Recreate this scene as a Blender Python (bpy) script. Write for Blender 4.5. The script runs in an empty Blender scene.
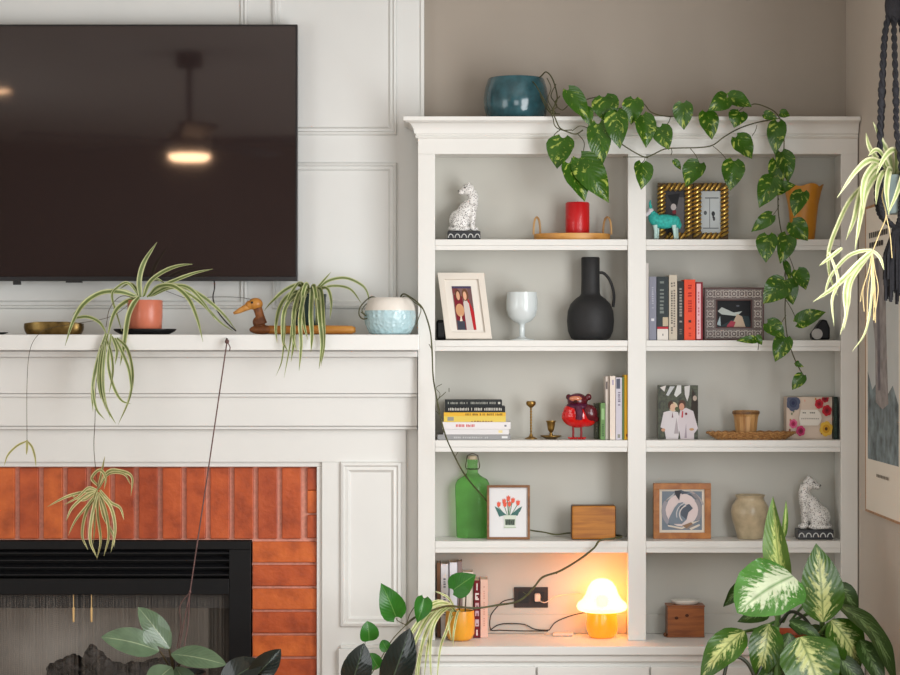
import bpy, math, random
from mathutils import Vector, Matrix
random.seed(7)
S = bpy.context.scene
COL = S.collection
PI = math.pi
# ------------------------------------------------------------------ camera
CAMY, CAMZ, F, HOR = -7.0, 1.70, 2100.0, 345.0
cam_d = bpy.data.cameras.new('camera'); cam = bpy.data.objects.new('camera', cam_d); COL.objects.link(cam)
cam.location = (0, CAMY, CAMZ); cam.rotation_euler = (PI/2, 0, 0)
cam_d.sensor_width = 36; cam_d.lens = 36*F/900; cam_d.shift_y = (HOR-337.5)/900
cam_d.clip_end = 60
S.camera = cam
# ------------------------------------------------------------------ world, lights, exposure
W = bpy.data.worlds.new('world'); S.world = W; W.use_nodes = True
W.node_tree.nodes['Background'].inputs[0].default_value = (0.75, 0.85, 1, 1)
W.node_tree.nodes['Background'].inputs[1].default_value = 0.3
S.view_settings.view_transform = 'Standard'; S.view_settings.look = 'None'
S.view_settings.gamma = 1; S.view_settings.use_curve_mapping = False
S.view_settings.exposure = 0.02
def area(name, loc, rot, sx, sy, power, color):
    d = bpy.data.lights.new(name, 'AREA'); d.shape = 'RECTANGLE'; d.size = sx; d.size_y = sy
    d.energy = power; d.color = color
    o = bpy.data.objects.new(name, d); o.location = loc; o.rotation_euler = rot; COL.objects.link(o); return o
# daylight of the window in the right-hand wall, beyond the frame
area('window_light_right', (1.30, -2.45, 1.75), (PI/2, 0, PI/2), 2.1, 1.7, 96, (0.95, 0.975, 1.0))
# unseen fill lights added before the rear wall and the left-hand wall
area('fill_light_rear', (0.15, -8.1, 1.45), (PI/2, 0, 0), 2.2, 1.7, 52, (0.94, 0.975, 0.99))
area('fill_light_left', (-3.35, -4.4, 1.6), (PI/2, 0, -PI/2), 2.6, 1.9, 50, (0.92, 0.975, 0.99))

# ------------------------------------------------------------------ helpers
def lin(c):
    return tuple(((v/255)/12.92 if v/255 <= 0.04045 else ((v/255+0.055)/1.055)**2.4) for v in c)
def sc(Y): return (Y-CAMY)/F
def P(px, py, Y):
    s = sc(Y); return Vector(((px-450)*s, Y, CAMZ-(py-HOR)*s))
def xx(px, Y): return (px-450)*sc(Y)
def zz(py, Y): return CAMZ-(py-HOR)*sc(Y)

def mat(name, c, rough=0.5, metal=0.0, spec=0.5, var=0.0, vscale=20, bump=0.0, bscale=60, emit=None, estr=0, trans=0.0, ior=1.45, coat=0, sub=0):
    m = bpy.data.materials.new(name); m.use_nodes = True
    nt = m.node_tree; b = nt.nodes['Principled BSDF']
    col = lin(c)
    b.inputs['Base Color'].default_value = (*col, 1)
    b.inputs['Roughness'].default_value = rough; b.inputs['Metallic'].default_value = metal
    b.inputs['Specular IOR Level'].default_value = spec
    b.inputs['IOR'].default_value = ior
    b.inputs['Transmission Weight'].default_value = trans
    b.inputs['Coat Weight'].default_value = coat
    if emit:
        b.inputs['Emission Color'].default_value = (*emit, 1); b.inputs['Emission Strength'].default_value = estr
    tc = None
    if var or bump:
        tc = nt.nodes.new('ShaderNodeTexCoord')
    if var:
        n = nt.nodes.new('ShaderNodeTexNoise'); n.inputs['Scale'].default_value = vscale; n.inputs['Detail'].default_value = 4
        nt.links.new(tc.outputs['Object'], n.inputs['Vector'])
        r = nt.nodes.new('ShaderNodeValToRGB')
        r.color_ramp.elements[0].position = 0.3; r.color_ramp.elements[1].position = 0.7
        r.color_ramp.elements[0].color = (*[v*(1-var) for v in col], 1)
        r.color_ramp.elements[1].color = (*[min(1, v*(1+var)) for v in col], 1)
        nt.links.new(n.outputs['Fac'], r.inputs['Fac']); nt.links.new(r.outputs['Color'], b.inputs['Base Color'])
    if bump:
        n2 = nt.nodes.new('ShaderNodeTexNoise'); n2.inputs['Scale'].default_value = bscale; n2.inputs['Detail'].default_value = 3
        nt.links.new(tc.outputs['Object'], n2.inputs['Vector'])
        bp = nt.nodes.new('ShaderNodeBump'); bp.inputs['Strength'].default_value = bump; bp.inputs['Distance'].default_value = 0.003
        nt.links.new(n2.outputs['Fac'], bp.inputs['Height']); nt.links.new(bp.outputs['Normal'], b.inputs['Normal'])
    return m
_mc = {}
def flat(c, rough=0.55, spec=0.3):
    k = (tuple(c), rough, spec)
    if k not in _mc: _mc[k] = mat('tint_%02x%02x%02x' % tuple(c), c, rough, spec=spec)
    return _mc[k]
def nodes_of(m): return m.node_tree, m.node_tree.nodes['Principled BSDF']

def wood(name, c0, c1, scale=(2, 2, 30), dist=3, rough=0.4, wscale=1.0):
    m = mat(name, c0, rough); nt, b = nodes_of(m)
    tc = nt.nodes.new('ShaderNodeTexCoord'); mp = nt.nodes.new('ShaderNodeMapping'); mp.inputs['Scale'].default_value = scale
    nt.links.new(tc.outputs['Object'], mp.inputs['Vector'])
    n = nt.nodes.new('ShaderNodeTexNoise'); n.inputs['Scale'].default_value = 3*wscale; n.inputs['Detail'].default_value = 5; n.inputs['Distortion'].default_value = dist*0.3
    nt.links.new(mp.outputs['Vector'], n.inputs['Vector'])
    r = nt.nodes.new('ShaderNodeValToRGB'); r.color_ramp.elements[0].position = 0.35; r.color_ramp.elements[1].position = 0.68
    r.color_ramp.elements[0].color = (*lin(c0), 1); r.color_ramp.elements[1].color = (*lin(c1), 1)
    nt.links.new(n.outputs['Fac'], r.inputs['Fac']); nt.links.new(r.outputs['Color'], b.inputs['Base Color'])
    return m

class MB:
    def __init__(s): s.v = []; s.f = []; s.uv = []; s.mi = []; s.cur = 0
    def face(s, idx, uvs=None):
        s.f.append(tuple(idx)); s.uv.append(uvs or [(0, 0)]*len(idx)); s.mi.append(s.cur)
    def add(s, verts, faces, uvs=None):
        o = len(s.v); s.v += [Vector(q) for q in verts]
        for i, f in enumerate(faces): s.face([o+k for k in f], uvs[i] if uvs else None)
        return s
    def box(s, x0, x1, y0, y1, z0, z1):
        x0, x1 = min(x0, x1), max(x0, x1); y0, y1 = min(y0, y1), max(y0, y1); z0, z1 = min(z0, z1), max(z0, z1)
        return s.add([(x0,y0,z0),(x1,y0,z0),(x1,y1,z0),(x0,y1,z0),(x0,y0,z1),(x1,y0,z1),(x1,y1,z1),(x0,y1,z1)],
              [(0,3,2,1),(4,5,6,7),(0,1,5,4),(1,2,6,5),(2,3,7,6),(3,0,4,7)])
    def lathe(s, c, prof, seg=40, sy=1.0, close=True, rotz=0.0):
        c = Vector(c); o = len(s.v)
        for r, z in prof:
            for i in range(seg):
                a = 2*PI*i/seg+rotz; s.v.append(c+Vector((r*math.cos(a), r*sy*math.sin(a), z)))
        for j in range(len(prof)-1):
            for i in range(seg):
                i2 = (i+1) % seg
                s.face((o+j*seg+i, o+j*seg+i2, o+(j+1)*seg+i2, o+(j+1)*seg+i))
        if close:
            if prof[0][0] > 1e-5: s.face([o+i for i in reversed(range(seg))])
            if prof[-1][0] > 1e-5: s.face([o+(len(prof)-1)*seg+i for i in range(seg)])
        return s
    def tube(s, pts, r, seg=8, caps=True, rfun=None):
        pts = [Vector(p) for p in pts]; n = len(pts); o = len(s.v)
        t0 = (pts[1]-pts[0]).normalized()
        nrm = t0.orthogonal().normalized()
        for i, p in enumerate(pts):
            t = (pts[min(i+1, n-1)]-pts[max(i-1, 0)])
            t = t.normalized() if t.length > 1e-9 else t0
            nrm = (nrm-t*nrm.dot(t));  nrm = nrm.normalized() if nrm.length > 1e-6 else t.orthogonal().normalized()
            b = t.cross(nrm)
            rr = rfun(i/(n-1)) if rfun else (r[i] if isinstance(r, (list, tuple)) else r)
            for k in range(seg):
                a = 2*PI*k/seg; s.v.append(p+(nrm*math.cos(a)+b*math.sin(a))*rr)
        for i in range(n-1):
            for k in range(seg):
                k2 = (k+1) % seg
                s.face((o+i*seg+k, o+i*seg+k2, o+(i+1)*seg+k2, o+(i+1)*seg+k), [(k/seg, i/(n-1)), ((k+1)/seg, i/(n-1)), ((k+1)/seg, (i+1)/(n-1)), (k/seg, (i+1)/(n-1))])
        if caps:
            s.face([o+k for k in reversed(range(seg))]); s.face([o+(n-1)*seg+k for k in range(seg)])
        return s
    def ell(s, c, r, seg=20, rings=12, M=None):
        c = Vector(c); o = len(s.v); 
        if not isinstance(r, (list, tuple)): r = (r, r, r)
        def V(x, y, z):
            q = Vector((x*r[0], y*r[1], z*r[2]))
            if M is not None: q = M @ q
            return c+q
        s.v.append(V(0, 0, -1))
        for j in range(1, rings):
            ph = -PI/2+PI*j/rings
            for i in range(seg):
                a = 2*PI*i/seg; s.v.append(V(math.cos(ph)*math.cos(a), math.cos(ph)*math.sin(a), math.sin(ph)))
        s.v.append(V(0, 0, 1)); top = len(s.v)-1
        for i in range(seg):
            i2 = (i+1) % seg
            s.face((o, o+1+i2, o+1+i))
            for j in range(rings-2):
                s.face((o+1+j*seg+i, o+1+j*seg+i2, o+1+(j+1)*seg+i2, o+1+(j+1)*seg+i))
            s.face((top, o+1+(rings-2)*seg+i, o+1+(rings-2)*seg+i2))
        return s
    def prism(s, poly, axis, a, b):
        """extrude a closed polygon of 2-D points along an axis from a to b"""
        n = len(poly)
        def V(p, t):
            return {'x': (t, p[0], p[1]), 'y': (p[0], t, p[1]), 'z': (p[0], p[1], t)}[axis]
        vs = [V(p, a) for p in poly]+[V(p, b) for p in poly]
        fs = [tuple(range(n)), tuple(reversed(range(n, 2*n)))]+[(i, i+n, (i+1) % n+n, (i+1) % n) for i in range(n)]
        return s.add(vs, fs)
    def frame(s, x0, x1, z0, z1, yb, prof):
        """mitred moulding round a rectangle in the XZ plane, prof = [(inward offset, height off the plane towards -Y)]"""
        o = len(s.v); n = len(prof)
        for (cx, cz, dx, dz) in ((x0, z0, 1, 1), (x1, z0, -1, 1), (x1, z1, -1, -1), (x0, z1, 1, -1)):
            for (w, h) in prof: s.v.append(Vector((cx+dx*w, yb-h, cz+dz*w)))
        for c in range(4):
            c2 = (c+1) % 4
            for k in range(n-1):
                s.face((o+c*n+k, o+c2*n+k, o+c2*n+k+1, o+c*n+k+1))
            s.face((o+c*n+n-1, o+c2*n+n-1, o+c2*n, o+c*n))
        return s
    def build(s, name, mats, parent=None, smooth=False, bevel=0, bseg=2, solid=0, rounded=40, link=True):
        me = bpy.data.meshes.new(name)
        off = wloc(parent) if parent else Vector((0, 0, 0))
        me.from_pydata([v-off for v in s.v], [], s.f)
        uvl = me.uv_layers.new(name='UVMap')
        k = 0
        for i, f in enumerate(s.f):
            for u in s.uv[i]: uvl.data[k].uv = u; k += 1
        if not isinstance(mats, (list, tuple)): mats = [mats]
        for m in mats: me.materials.append(m)
        for i, p in enumerate(me.polygons): p.material_index = s.mi[i]; p.use_smooth = bool(smooth)
        me.validate(); me.update()
        import bmesh
        bm = bmesh.new(); bm.from_mesh(me)
        if not solid: bmesh.ops.recalc_face_normals(bm, faces=bm.faces)
        if smooth and rounded:
            for e in bm.edges:
                if len(e.link_faces) == 2 and e.calc_face_angle(0) > math.radians(rounded): e.smooth = False
        bm.to_mesh(me); bm.free()
        o = bpy.data.objects.new(name, me); COL.objects.link(o)
        if parent: o.parent = parent
        if bevel:
            md = o.modifiers.new('bevel', 'BEVEL'); md.width = bevel; md.segments = bseg; md.limit_method = 'ANGLE'; md.angle_limit = math.radians(50)
        if solid:
            md = o.modifiers.new('solid', 'SOLIDIFY'); md.thickness = solid; md.offset = 0
        return o
def wloc(o):
    v = Vector((0, 0, 0))
    while o: v += o.location; o = o.parent
    return v
def thing(name, label, cat, loc=(0, 0, 0), group=None):
    o = bpy.data.objects.new(name, None); o.empty_display_size = 0.05; COL.objects.link(o)
    o.location = loc; o['label'] = label; o['category'] = cat
    if group: o['group'] = group
    return o
def tag(o, label, cat, group=None):
    o['label'] = label; o['category'] = cat
    if group: o['group'] = group
    return o
def struct(o): o['kind'] = 'structure'; return o
def setorigin(o, loc):
    loc = Vector(loc); o.data.transform(Matrix.Translation(-loc)); o.location = loc; return o
def organic(name, mb, m, parent, voxel=0.0015, it=6):
    o = mb.build(name, m, parent, smooth=True, rounded=0)
    r = o.modifiers.new('r', 'REMESH'); r.mode = 'VOXEL'; r.voxel_size = voxel; r.use_smooth_shade = True
    q = o.modifiers.new('s', 'SMOOTH'); q.iterations = it; q.factor = 0.5
    dg = bpy.context.evaluated_depsgraph_get(); dg.update()
    me = bpy.data.meshes.new_from_object(o.evaluated_get(dg)); me.name = name
    o.modifiers.clear(); o.data = me
    for p in me.polygons: p.use_smooth = True
    if not me.materials: me.materials.append(m)
    return o
def spline(pts, n=8):
    pts = [Vector(p) for p in pts]
    if len(pts) < 3: n2 = n; return [pts[0].lerp(pts[1], i/n2) for i in range(n2+1)]
    q = [pts[0]*2-pts[1]]+pts+[pts[-1]*2-pts[-2]]; out = []
    for i in range(1, len(q)-2):
        a, b, c, d = q[i-1], q[i], q[i+1], q[i+2]
        for k in range(n):
            t = k/n
            out.append(0.5*((2*b)+(c-a)*t+(2*a-5*b+4*c-d)*t*t+(3*b-a-3*c+d)*t**3))
    out.append(pts[-1]); return out
def pxs(pts, Y0, Y1=None):
    """pixel path to world points at depth running Y0..Y1 (or a third value per point)"""
    Y1 = Y0 if Y1 is None else Y1; n = len(pts)
    return [P(p[0], p[1], p[2] if len(p) > 2 else Y0+(Y1-Y0)*i/max(1, n-1)) for i, p in enumerate(pts)]
SHAPES = {
 'heart': [(0, 0.30), (0.06, 0.72), (0.14, 0.92), (0.28, 1.0), (0.45, 0.92), (0.62, 0.73), (0.78, 0.46), (0.9, 0.2), (1, 0.0)],
 'oval': [(0, 0.06), (0.08, 0.42), (0.2, 0.78), (0.38, 1.0), (0.55, 0.98), (0.72, 0.80), (0.86, 0.5), (0.94, 0.26), (1, 0.0)],
 'lance': [(0, 0.15), (0.06, 0.52), (0.16, 0.86), (0.3, 1.0), (0.48, 0.96), (0.66, 0.76), (0.82, 0.45), (0.93, 0.18), (1, 0.0)],
 'round': [(0, 0.4), (0.07, 0.75), (0.2, 0.96), (0.4, 1.0), (0.6, 0.92), (0.8, 0.66), (0.92, 0.36), (1, 0.0)],
 'strap': [(0, 0.6), (0.2, 1.0), (0.6, 0.95), (0.85, 0.55), (1, 0.05)]}
def shp(kind, t):
    a = SHAPES[kind]
    for i in range(len(a)-1):
        if a[i][0] <= t <= a[i+1][0]:
            u = (t-a[i][0])/(a[i+1][0]-a[i][0]); return a[i][1]+(a[i+1][1]-a[i][1])*u
    return 0
def leaf(mb, base, tip, width, kind='heart', nrm=(0, -1, 0.25), fold=0.25, bow=0.12, wav=0.0, nl=14, nw=8, twist=0.0, mid=None):
    """a leaf blade: spine from base to tip bowing out along its normal, both halves folded up about the midrib"""
    base, tip = Vector(base), Vector(tip); ax = tip-base; L = ax.length; t = ax.normalized(); n0 = Vector(nrm).normalized()
    n = (n0-t*n0.dot(t)).normalized(); s = t.cross(n); o = len(mb.v); ph = random.random()*6
    for i in range(nl+1):
        v = i/nl
        c = base.lerp(tip, v)+n*(math.sin(v*PI)*bow*L)
        if mid is not None: c += Vector(mid)*(4*v*(1-v))
        tw = twist*(v-0.3); s2 = s*math.cos(tw)+n*math.sin(tw); n2 = n*math.cos(tw)-s*math.sin(tw)
        hw = shp(kind, v)*width/2
        back = -0.10*L*(1-v)**6 if kind in ('heart',) else 0
        for j in range(nw+1):
            u = j/nw*2-1
            q = c+s2*(u*hw)+n2*(abs(u)**1.3*hw*fold+wav*hw*math.sin(v*14+ph+(2 if u > 0 else 0))*u*u)+t*(back*u*u)
            mb.v.append(q)
    for i in range(nl):
        for j in range(nw):
            a = o+i*(nw+1)+j
            uv = lambda ii, jj: (jj/nw, ii/nl)
            mb.face((a, a+1, a+nw+2, a+nw+1), [uv(i, j), uv(i, j+1), uv(i+1, j+1), uv(i+1, j)])
    return mb
def strap(mb, pts, width, nrm=(0, -1, 0.3), n=7, fold=0.35):
    sp = spline(pts, n); o = len(mb.v); m = len(sp)
    for i, p in enumerate(sp):
        t = (sp[min(i+1, m-1)]-sp[max(i-1, 0)]).normalized(); nn = Vector(nrm)
        nn = nn-t*nn.dot(t); nn = nn.normalized() if nn.length > 1e-3 else t.orthogonal().normalized()
        s = t.cross(nn); hw = shp('strap', i/(m-1))*width/2
        for u in (-1, -0.33, 0.33, 1): mb.v.append(p+s*(u*hw)+nn*(abs(u)*hw*fold))
    for i in range(m-1):
        for j in range(3):
            a = o+i*4+j; mb.face((a, a+1, a+5, a+4), [(j/3, i/(m-1)), ((j+1)/3, i/(m-1)), ((j+1)/3, (i+1)/(m-1)), (j/3, (i+1)/(m-1))])
    return mb
def picture(name, parent, O, U, V, shapes, bg, N=None):
    """a flat print: coloured shapes in 0..1 coordinates on the sheet O + a*U + b*V (b upwards)"""
    O, U, V = Vector(O), Vector(U), Vector(V); N = Vector(N) if N else U.cross(V).normalized()
    mb = MB(); mats = [flat(bg) if isinstance(bg, tuple) else bg]; idx = {0: 0}
    def q(a, b, k): return O+U*a+V*b+N*(0.00012*k)
    mb.add([q(0, 0, 0), q(1, 0, 0), q(1, 1, 0), q(0, 1, 0)], [(0, 1, 2, 3)], [[(0, 0), (1, 0), (1, 1), (0, 1)]])
    for k, sh in enumerate(shapes):
        m = flat(sh[-1]) if isinstance(sh[-1], tuple) else sh[-1]
        if m not in mats: mats.append(m)
        mb.cur = mats.index(m)
        if sh[0] == 'e':
            _, cx, cy, rx, ry, _c = sh
            pts = [(cx+rx*math.cos(2*PI*i/20), cy+ry*math.sin(2*PI*i/20)) for i in range(20)]
        elif sh[0] == 'r':
            _, x0, y0, x1, y1, _c = sh; pts = [(x0, y0), (x1, y0), (x1, y1), (x0, y1)]
        else: pts = sh[1]
        pts = [(min(1, max(0, a)), min(1, max(0, b))) for a, b in pts]
        mb.add([q(a, b, k+1) for a, b in pts], [tuple(range(len(pts)))], [pts])
    o = mb.build(name, mats, parent, solid=0)
    return o
# ------------------------------------------------------------------ shared materials
def paint(name, c, rough=0.45):
    return mat(name, c, rough, spec=0.4, var=0.025, vscale=3, bump=0.04, bscale=180)
WHITE = paint('white_gloss_paint', (228, 228, 224), 0.35)
SHELFSHADE = paint('bookcase_paint_shaded', (192, 190, 181), 0.45)  # bookcase white darkened, the shade inside the bays is in this colour
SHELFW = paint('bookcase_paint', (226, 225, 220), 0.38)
PANELW = paint('panelled_wall_paint', (222, 223, 220), 0.45)
TAUPE = paint('taupe_wall_paint', (164, 154, 142), 0.6)
SIDELIT = paint('taupe_wall_paint_lit', (196, 186, 174), 0.6)  # same taupe paint made lighter, light falling on this wall is in the colour
CEILW = paint('ceiling_paint', (205, 198, 190), 0.7)
REARW = paint('rear_wall_paint', (125, 112, 102), 0.7)
FLOORM = wood('oak_floor', (120, 84, 52), (160, 118, 78), (1, 8, 1), 3, 0.4)
BLACKM = mat('black_metal', (20, 20, 21), 0.4, spec=0.5)
SATINB = mat('satin_black', (20, 20, 21), 0.45, spec=0.25, var=0.15, vscale=8)
BRASS = mat('brass', (176, 140, 70), 0.28, metal=1.0, var=0.12, vscale=40)
GREEN = mat('stem_green', (96, 112, 52), 0.5)
BROWNST = mat('woody_stem', (74, 62, 38), 0.6, var=0.25, vscale=30)
PAPER = mat('book_pages', (222, 212, 190), 0.8, var=0.06, vscale=60)

# ------------------------------------------------------------------ the room
RX, LX, RY, CZ = 1.32, -3.4, -8.2, 3.13
BX = -0.0928                                  # right edge of the chimney breast
FX0, FX1, FZ0, FZ1 = -1.786, -0.652, 0.53, 1.058   # the fire opening
def sbox(name, m, *b): return struct(MB().box(*b).build(name, m))
sbox('floor', FLOORM, LX, RX, RY, 0.0, -0.05, 0)
sbox('ceiling', CEILW, LX, RX, RY, 0.0, CZ, CZ+0.05)
sbox('wall_back', TAUPE, BX, RX, 0, 0.06, 0, CZ)
sbox('wall_right', SIDELIT, RX, RX+0.05, RY, 0.06, 0, CZ)
sbox('wall_left', PANELW, LX-0.05, LX, RY, 0.06, 0, CZ)
sbox('wall_rear', REARW, LX, RX, RY-0.05, RY, 0, CZ)
m = MB()
m.box(LX, BX, -0.04, 0.06, FZ1, CZ); m.box(FX1, BX, -0.04, 0.06, 0, FZ1); m.box(LX, FX0, -0.04, 0.06, 0, FZ1); m.box(FX0, FX1, -0.04, 0.06, 0, FZ0)
struct(m.build('wall_front', PANELW)); bpy.data.objects['wall_front'].name = 'wall_chimney'
# corner bead down the edge of the chimney breast
sbox('trim_1', WHITE, BX-0.004, BX+0.007, -0.046, -0.001, 1.0, CZ)
# raised picture-frame mouldings of the panelled wall
yb = -0.04; prof = [(0, 0.0), (0.003, 0.010), (0.010, 0.013), (0.014, 0.006), (0.022, 0.008), (0.027, 0.002), (0.029, 0.0)]
def wall_panel(n, x0, x1, z0, z1):
    return struct(MB().frame(x0, x1, z0, z1, yb, prof).build('trim_%d' % n, PANELW))
s_ = -0.04
xa, xb_, xc = xx(248, s_), xx(272, s_), xx(397, s_)
zt0, zb1, zb0 = zz(135.5, s_), zz(162.5, s_), zz(309, s_)
wall_panel(2, xb_, xc, zt0, 2.95); wall_panel(3, xb_, xc, zb0, zb1)
wall_panel(4, -1.55, xa, zt0, 2.95); wall_panel(5, -1.55, xa, zb0, zb1)
wall_panel(6, -2.3, -1.62, zt0, 2.95); wall_panel(7, -2.3, -1.62, zb0, zb1)

# ------------------------------------------------------------------ fireplace surround with mantel shelf
MC = (78-450)*sc(-0.14)                       # its centre line
MR = -0.1045; ML = 2*MC-MR
mant = thing('fireplace_mantel', 'white painted mantelpiece with panelled legs framing the orange brick fireplace', 'mantelpiece', (MC, -0.14, 0))
MY = -0.32; mz1 = zz(334.5, MY); mz0 = zz(350.5, MY)
MB().prism([(ML, -0.042), (ML, MY), (MR+0.0065, MY), (MR+0.0065, -0.2225), (MR, -0.2225), (MR, -0.042)], 'z', mz0, mz1).build('mantel_shelf', WHITE, mant, bevel=0.004)
f = MB()                                       # stepped frieze boards under the shelf
def fr(py0, py1, Y, inset):
    f.box(ML+inset, MR-inset, Y, -0.041, zz(py1, Y), zz(py0, Y))
fr(351.2, 357, -0.235, 0.0005); fr(357.2, 393.5, -0.195, 0.001); fr(393.8, 397, -0.188, 0.0012); fr(397, 426, -0.175, 0.0015); fr(426.3, 429.5, -0.165, 0.002)
f.build('frieze', WHITE, mant, bevel=0.0015)
YS = -0.14; pr = xx(406, YS); pl = 2*MC-pr; ox1 = xx(322, YS); ox0 = 2*MC-ox1; oz = zz(462, YS); hz = zz(429.6, YS)
MB().box(pl, pr, YS, -0.041, oz, hz).build('header_board', WHITE, mant, bevel=0.001)
MB().box(pr+0.0003, MR-0.0005, YS+0.012, -0.041, 0.31, hz-0.0003).build('filler_strip', WHITE, mant, bevel=0.001)
def pilaster(x0, x1):
    o = MB().box(x0, x1, YS, -0.041, 0.31, oz-0.0003).build('pilaster', WHITE, mant, bevel=0.001)
    pw = 0.0
    cx0 = x0+(xx(340, YS)-ox1); cx1 = x1-(pr-xx(402, YS))
    if x0 < MC: cx0, cx1 = x0+(pr-xx(402, YS)), x1-(xx(340, YS)-ox1)
    MB().frame(cx0, cx1, zz(627, YS), zz(461.5, YS), YS, [(0, 0), (0.004, 0.011), (0.012, 0.014), (0.017, 0.006), (0.027, 0.009), (0.033, 0.002), (0.036, 0)]).build('panel_moulding', WHITE, o)
    zpl = zz(649, YS-0.02)
    pa_, pb_ = (x0+0.055, x1+0.006) if x0 > MC else (x0-0.006, x1-0.055)
    MB().box(pa_, pb_, YS-0.022, YS-0.0002, 0.31, zpl).box(pa_+0.006, pb_-0.004, YS-0.014, YS-0.0002, zpl, zpl+0.012).build('plinth', WHITE, mant, bevel=0.002)
pilaster(ox1, pr); pilaster(pl, ox0)
# inner bead round the brick
bx1 = xx(316.5, YS); bx0 = 2*MC-bx1; bz = zz(467, YS)
g = MB(); g.box(bx1, ox1, YS+0.012, -0.041, 0.31, bz); g.box(ox0, bx0, YS+0.012, -0.041, 0.31, bz); g.box(ox0, ox1, YS+0.012, -0.041, bz, oz)
g.build('inner_bead', WHITE, mant, bevel=0.002)
sbox('hearth', flat((120, 62, 40)), -2.2, -0.4, -0.50, -0.041, 0.0005, 0.30)
bpy.data.objects['hearth'].name = 'floor_hearth'
# ------------------------------------------------------------------ brick facing
def brickmat(n, c):
    m = mat(n, c, 0.42, spec=0.5); nt, b = nodes_of(m)
    tc = nt.nodes.new('ShaderNodeTexCoord'); a = nt.nodes.new('ShaderNodeTexNoise'); a.inputs['Scale'].default_value = 14; a.inputs['Detail'].default_value = 6
    nt.links.new(tc.outputs['Object'], a.inputs['Vector'])
    r = nt.nodes.new('ShaderNodeValToRGB'); e = r.color_ramp.elements
    e[0].position = 0.28; e[0].color = (*lin((c[0]*0.78, c[1]*0.72, c[2]*0.75)), 1); e[1].position = 0.72; e[1].color = (*lin((min(255, c[0]*1.1), c[1]*1.18, c[2]*1.2)), 1)
    k = e.new(0.5); k.color = (*lin(c), 1)
    nt.links.new(a.outputs['Fac'], r.inputs['Fac']); nt.links.new(r.outputs['Color'], b.inputs['Base Color'])
    bp = nt.nodes.new('ShaderNodeBump'); bp.inputs['Strength'].default_value = 0.35; bp.inputs['Distance'].default_value = 0.004
    n2 = nt.nodes.new('ShaderNodeTexNoise'); n2.inputs['Scale'].default_value = 70; nt.links.new(tc.outputs['Object'], n2.inputs['Vector'])
    nt.links.new(n2.outputs['Fac'], bp.inputs['Height']); nt.links.new(bp.outputs['Normal'], b.inputs['Normal'])
    return m
BR = [brickmat('fired_brick_red', (184, 83, 40)), brickmat('fired_brick_orange', (199, 97, 43)), brickmat('fired_brick_rust', (170, 74, 38))]
MORT = mat('pink_mortar', (214, 150, 130), 0.8, var=0.12, vscale=90, bump=0.2)
bk = thing('brick_surround', 'glazed orange brick facing around the black fireplace', 'brickwork', (MC, -0.11, 0.31))
def mortar():
    g = MB(); d = 0.0095
    g.box(bx0+0.0006, FX0-0.002, -0.1015, -0.041, 0.31, bz-0.0005); g.box(FX1+0.002, bx1-0.0005, -0.1015, -0.041, 0.31, bz-0.0005); g.box(FX0-0.002, FX1+0.002, -0.1015, -0.041, FZ1+0.002, bz-0.0005)
    g.box(FX0-0.002, FX1+0.002, -0.1015, -0.041, 0.31, FZ0-0.002)
    return g.build('mortar', MORT, bk)
mortar()
bm_ = MB(); YB = -0.112
def brick(x0, x1, z0, z1):
    bm_.cur = random.choice([0, 0, 1, 1, 2]); bm_.box(x0, x1, YB-random.uniform(0, 0.003), -0.05, z0, z1)
zt = zz(467.6, YB); zs = zz(538.8, YB)
pitch = 23.86; x = 17.9
k = -8
while True:
    a = xx(17.9+k*pitch+1.5, YB); b = xx(17.9+(k+1)*pitch-3.2, YB)
    if b > xx(304.5, YB): break
    if a > bx0+0.001: brick(a, b, zs, zt)
    k += 1
for py in (467.6, 490.5, 515): brick(xx(307.2, YB), bx1-0.001, zz(py+(22.6 if py < 500 else 23), YB), zz(py, YB))
for py in (467.6, 490.5, 515): brick(bx0+0.001, 2*MC-xx(307.2, YB), zz(py+(22.6 if py < 500 else 23), YB), zz(py, YB))
py = 541.6
while zz(py+21, YB) > 0.34:
    brick(FX1+0.004, bx1-0.001, zz(py+20.9, YB), zz(py, YB)); brick(bx0+0.001, FX0-0.004, zz(py+20.9, YB), zz(py, YB)); py += 23.5
bm_.build('bricks', BR, bk, bevel=0.003)
# ------------------------------------------------------------------ fireplace insert
YI = -0.118
ins = thing('fireplace_insert', 'black metal fireplace insert with louvred top and mesh screen', 'fireplace', ((FX0+FX1)/2, YI, FZ0))
ix0, ix1 = FX0+0.0005, FX1-0.0005; iz1 = FZ1-0.0005
MESHX1 = xx(229, YI); MESHX0 = FX0+(FX1-MESHX1)
zl1, zl0, zbar = zz(549.5, YI), zz(578.5, YI), zz(594.5, YI)
g = MB(); g.box(ix0, ix1, YI, -0.042, zl1, iz1); g.box(ix0, MESHX0, YI, -0.042, FZ0, zl1); g.box(MESHX1, ix1, YI, -0.042, FZ0, zl1)
g.box(MESHX0, MESHX1, YI-0.004, -0.042, zbar, zl0); g.box(MESHX0, MESHX1, YI, -0.042, FZ0, FZ0+0.02)
g.build('surround_frame', SATINB, ins, bevel=0.002)
lx1 = xx(242, YI)
lv = MB(); lv.cur = 0
for i in range(4):
    zc = zl0+(zl1-zl0)*(i+0.5)/4+0.002
    lv.prism([(YI+0.004, zc-0.004), (YI+0.03, zc+0.006), (YI+0.03, zc+0.009), (YI+0.004, zc-0.001)], 'x', MESHX0, MESHX1)
lv.build('louvre_grille', mat('louvre_black', (26, 26, 28), 0.35, spec=0.4), ins)
MB().box(MESHX0, MESHX1, -0.06, -0.05, zl0, zl1).build('louvre_backing', mat('louvre_void', (8, 8, 8), 0.8), ins)
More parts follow.
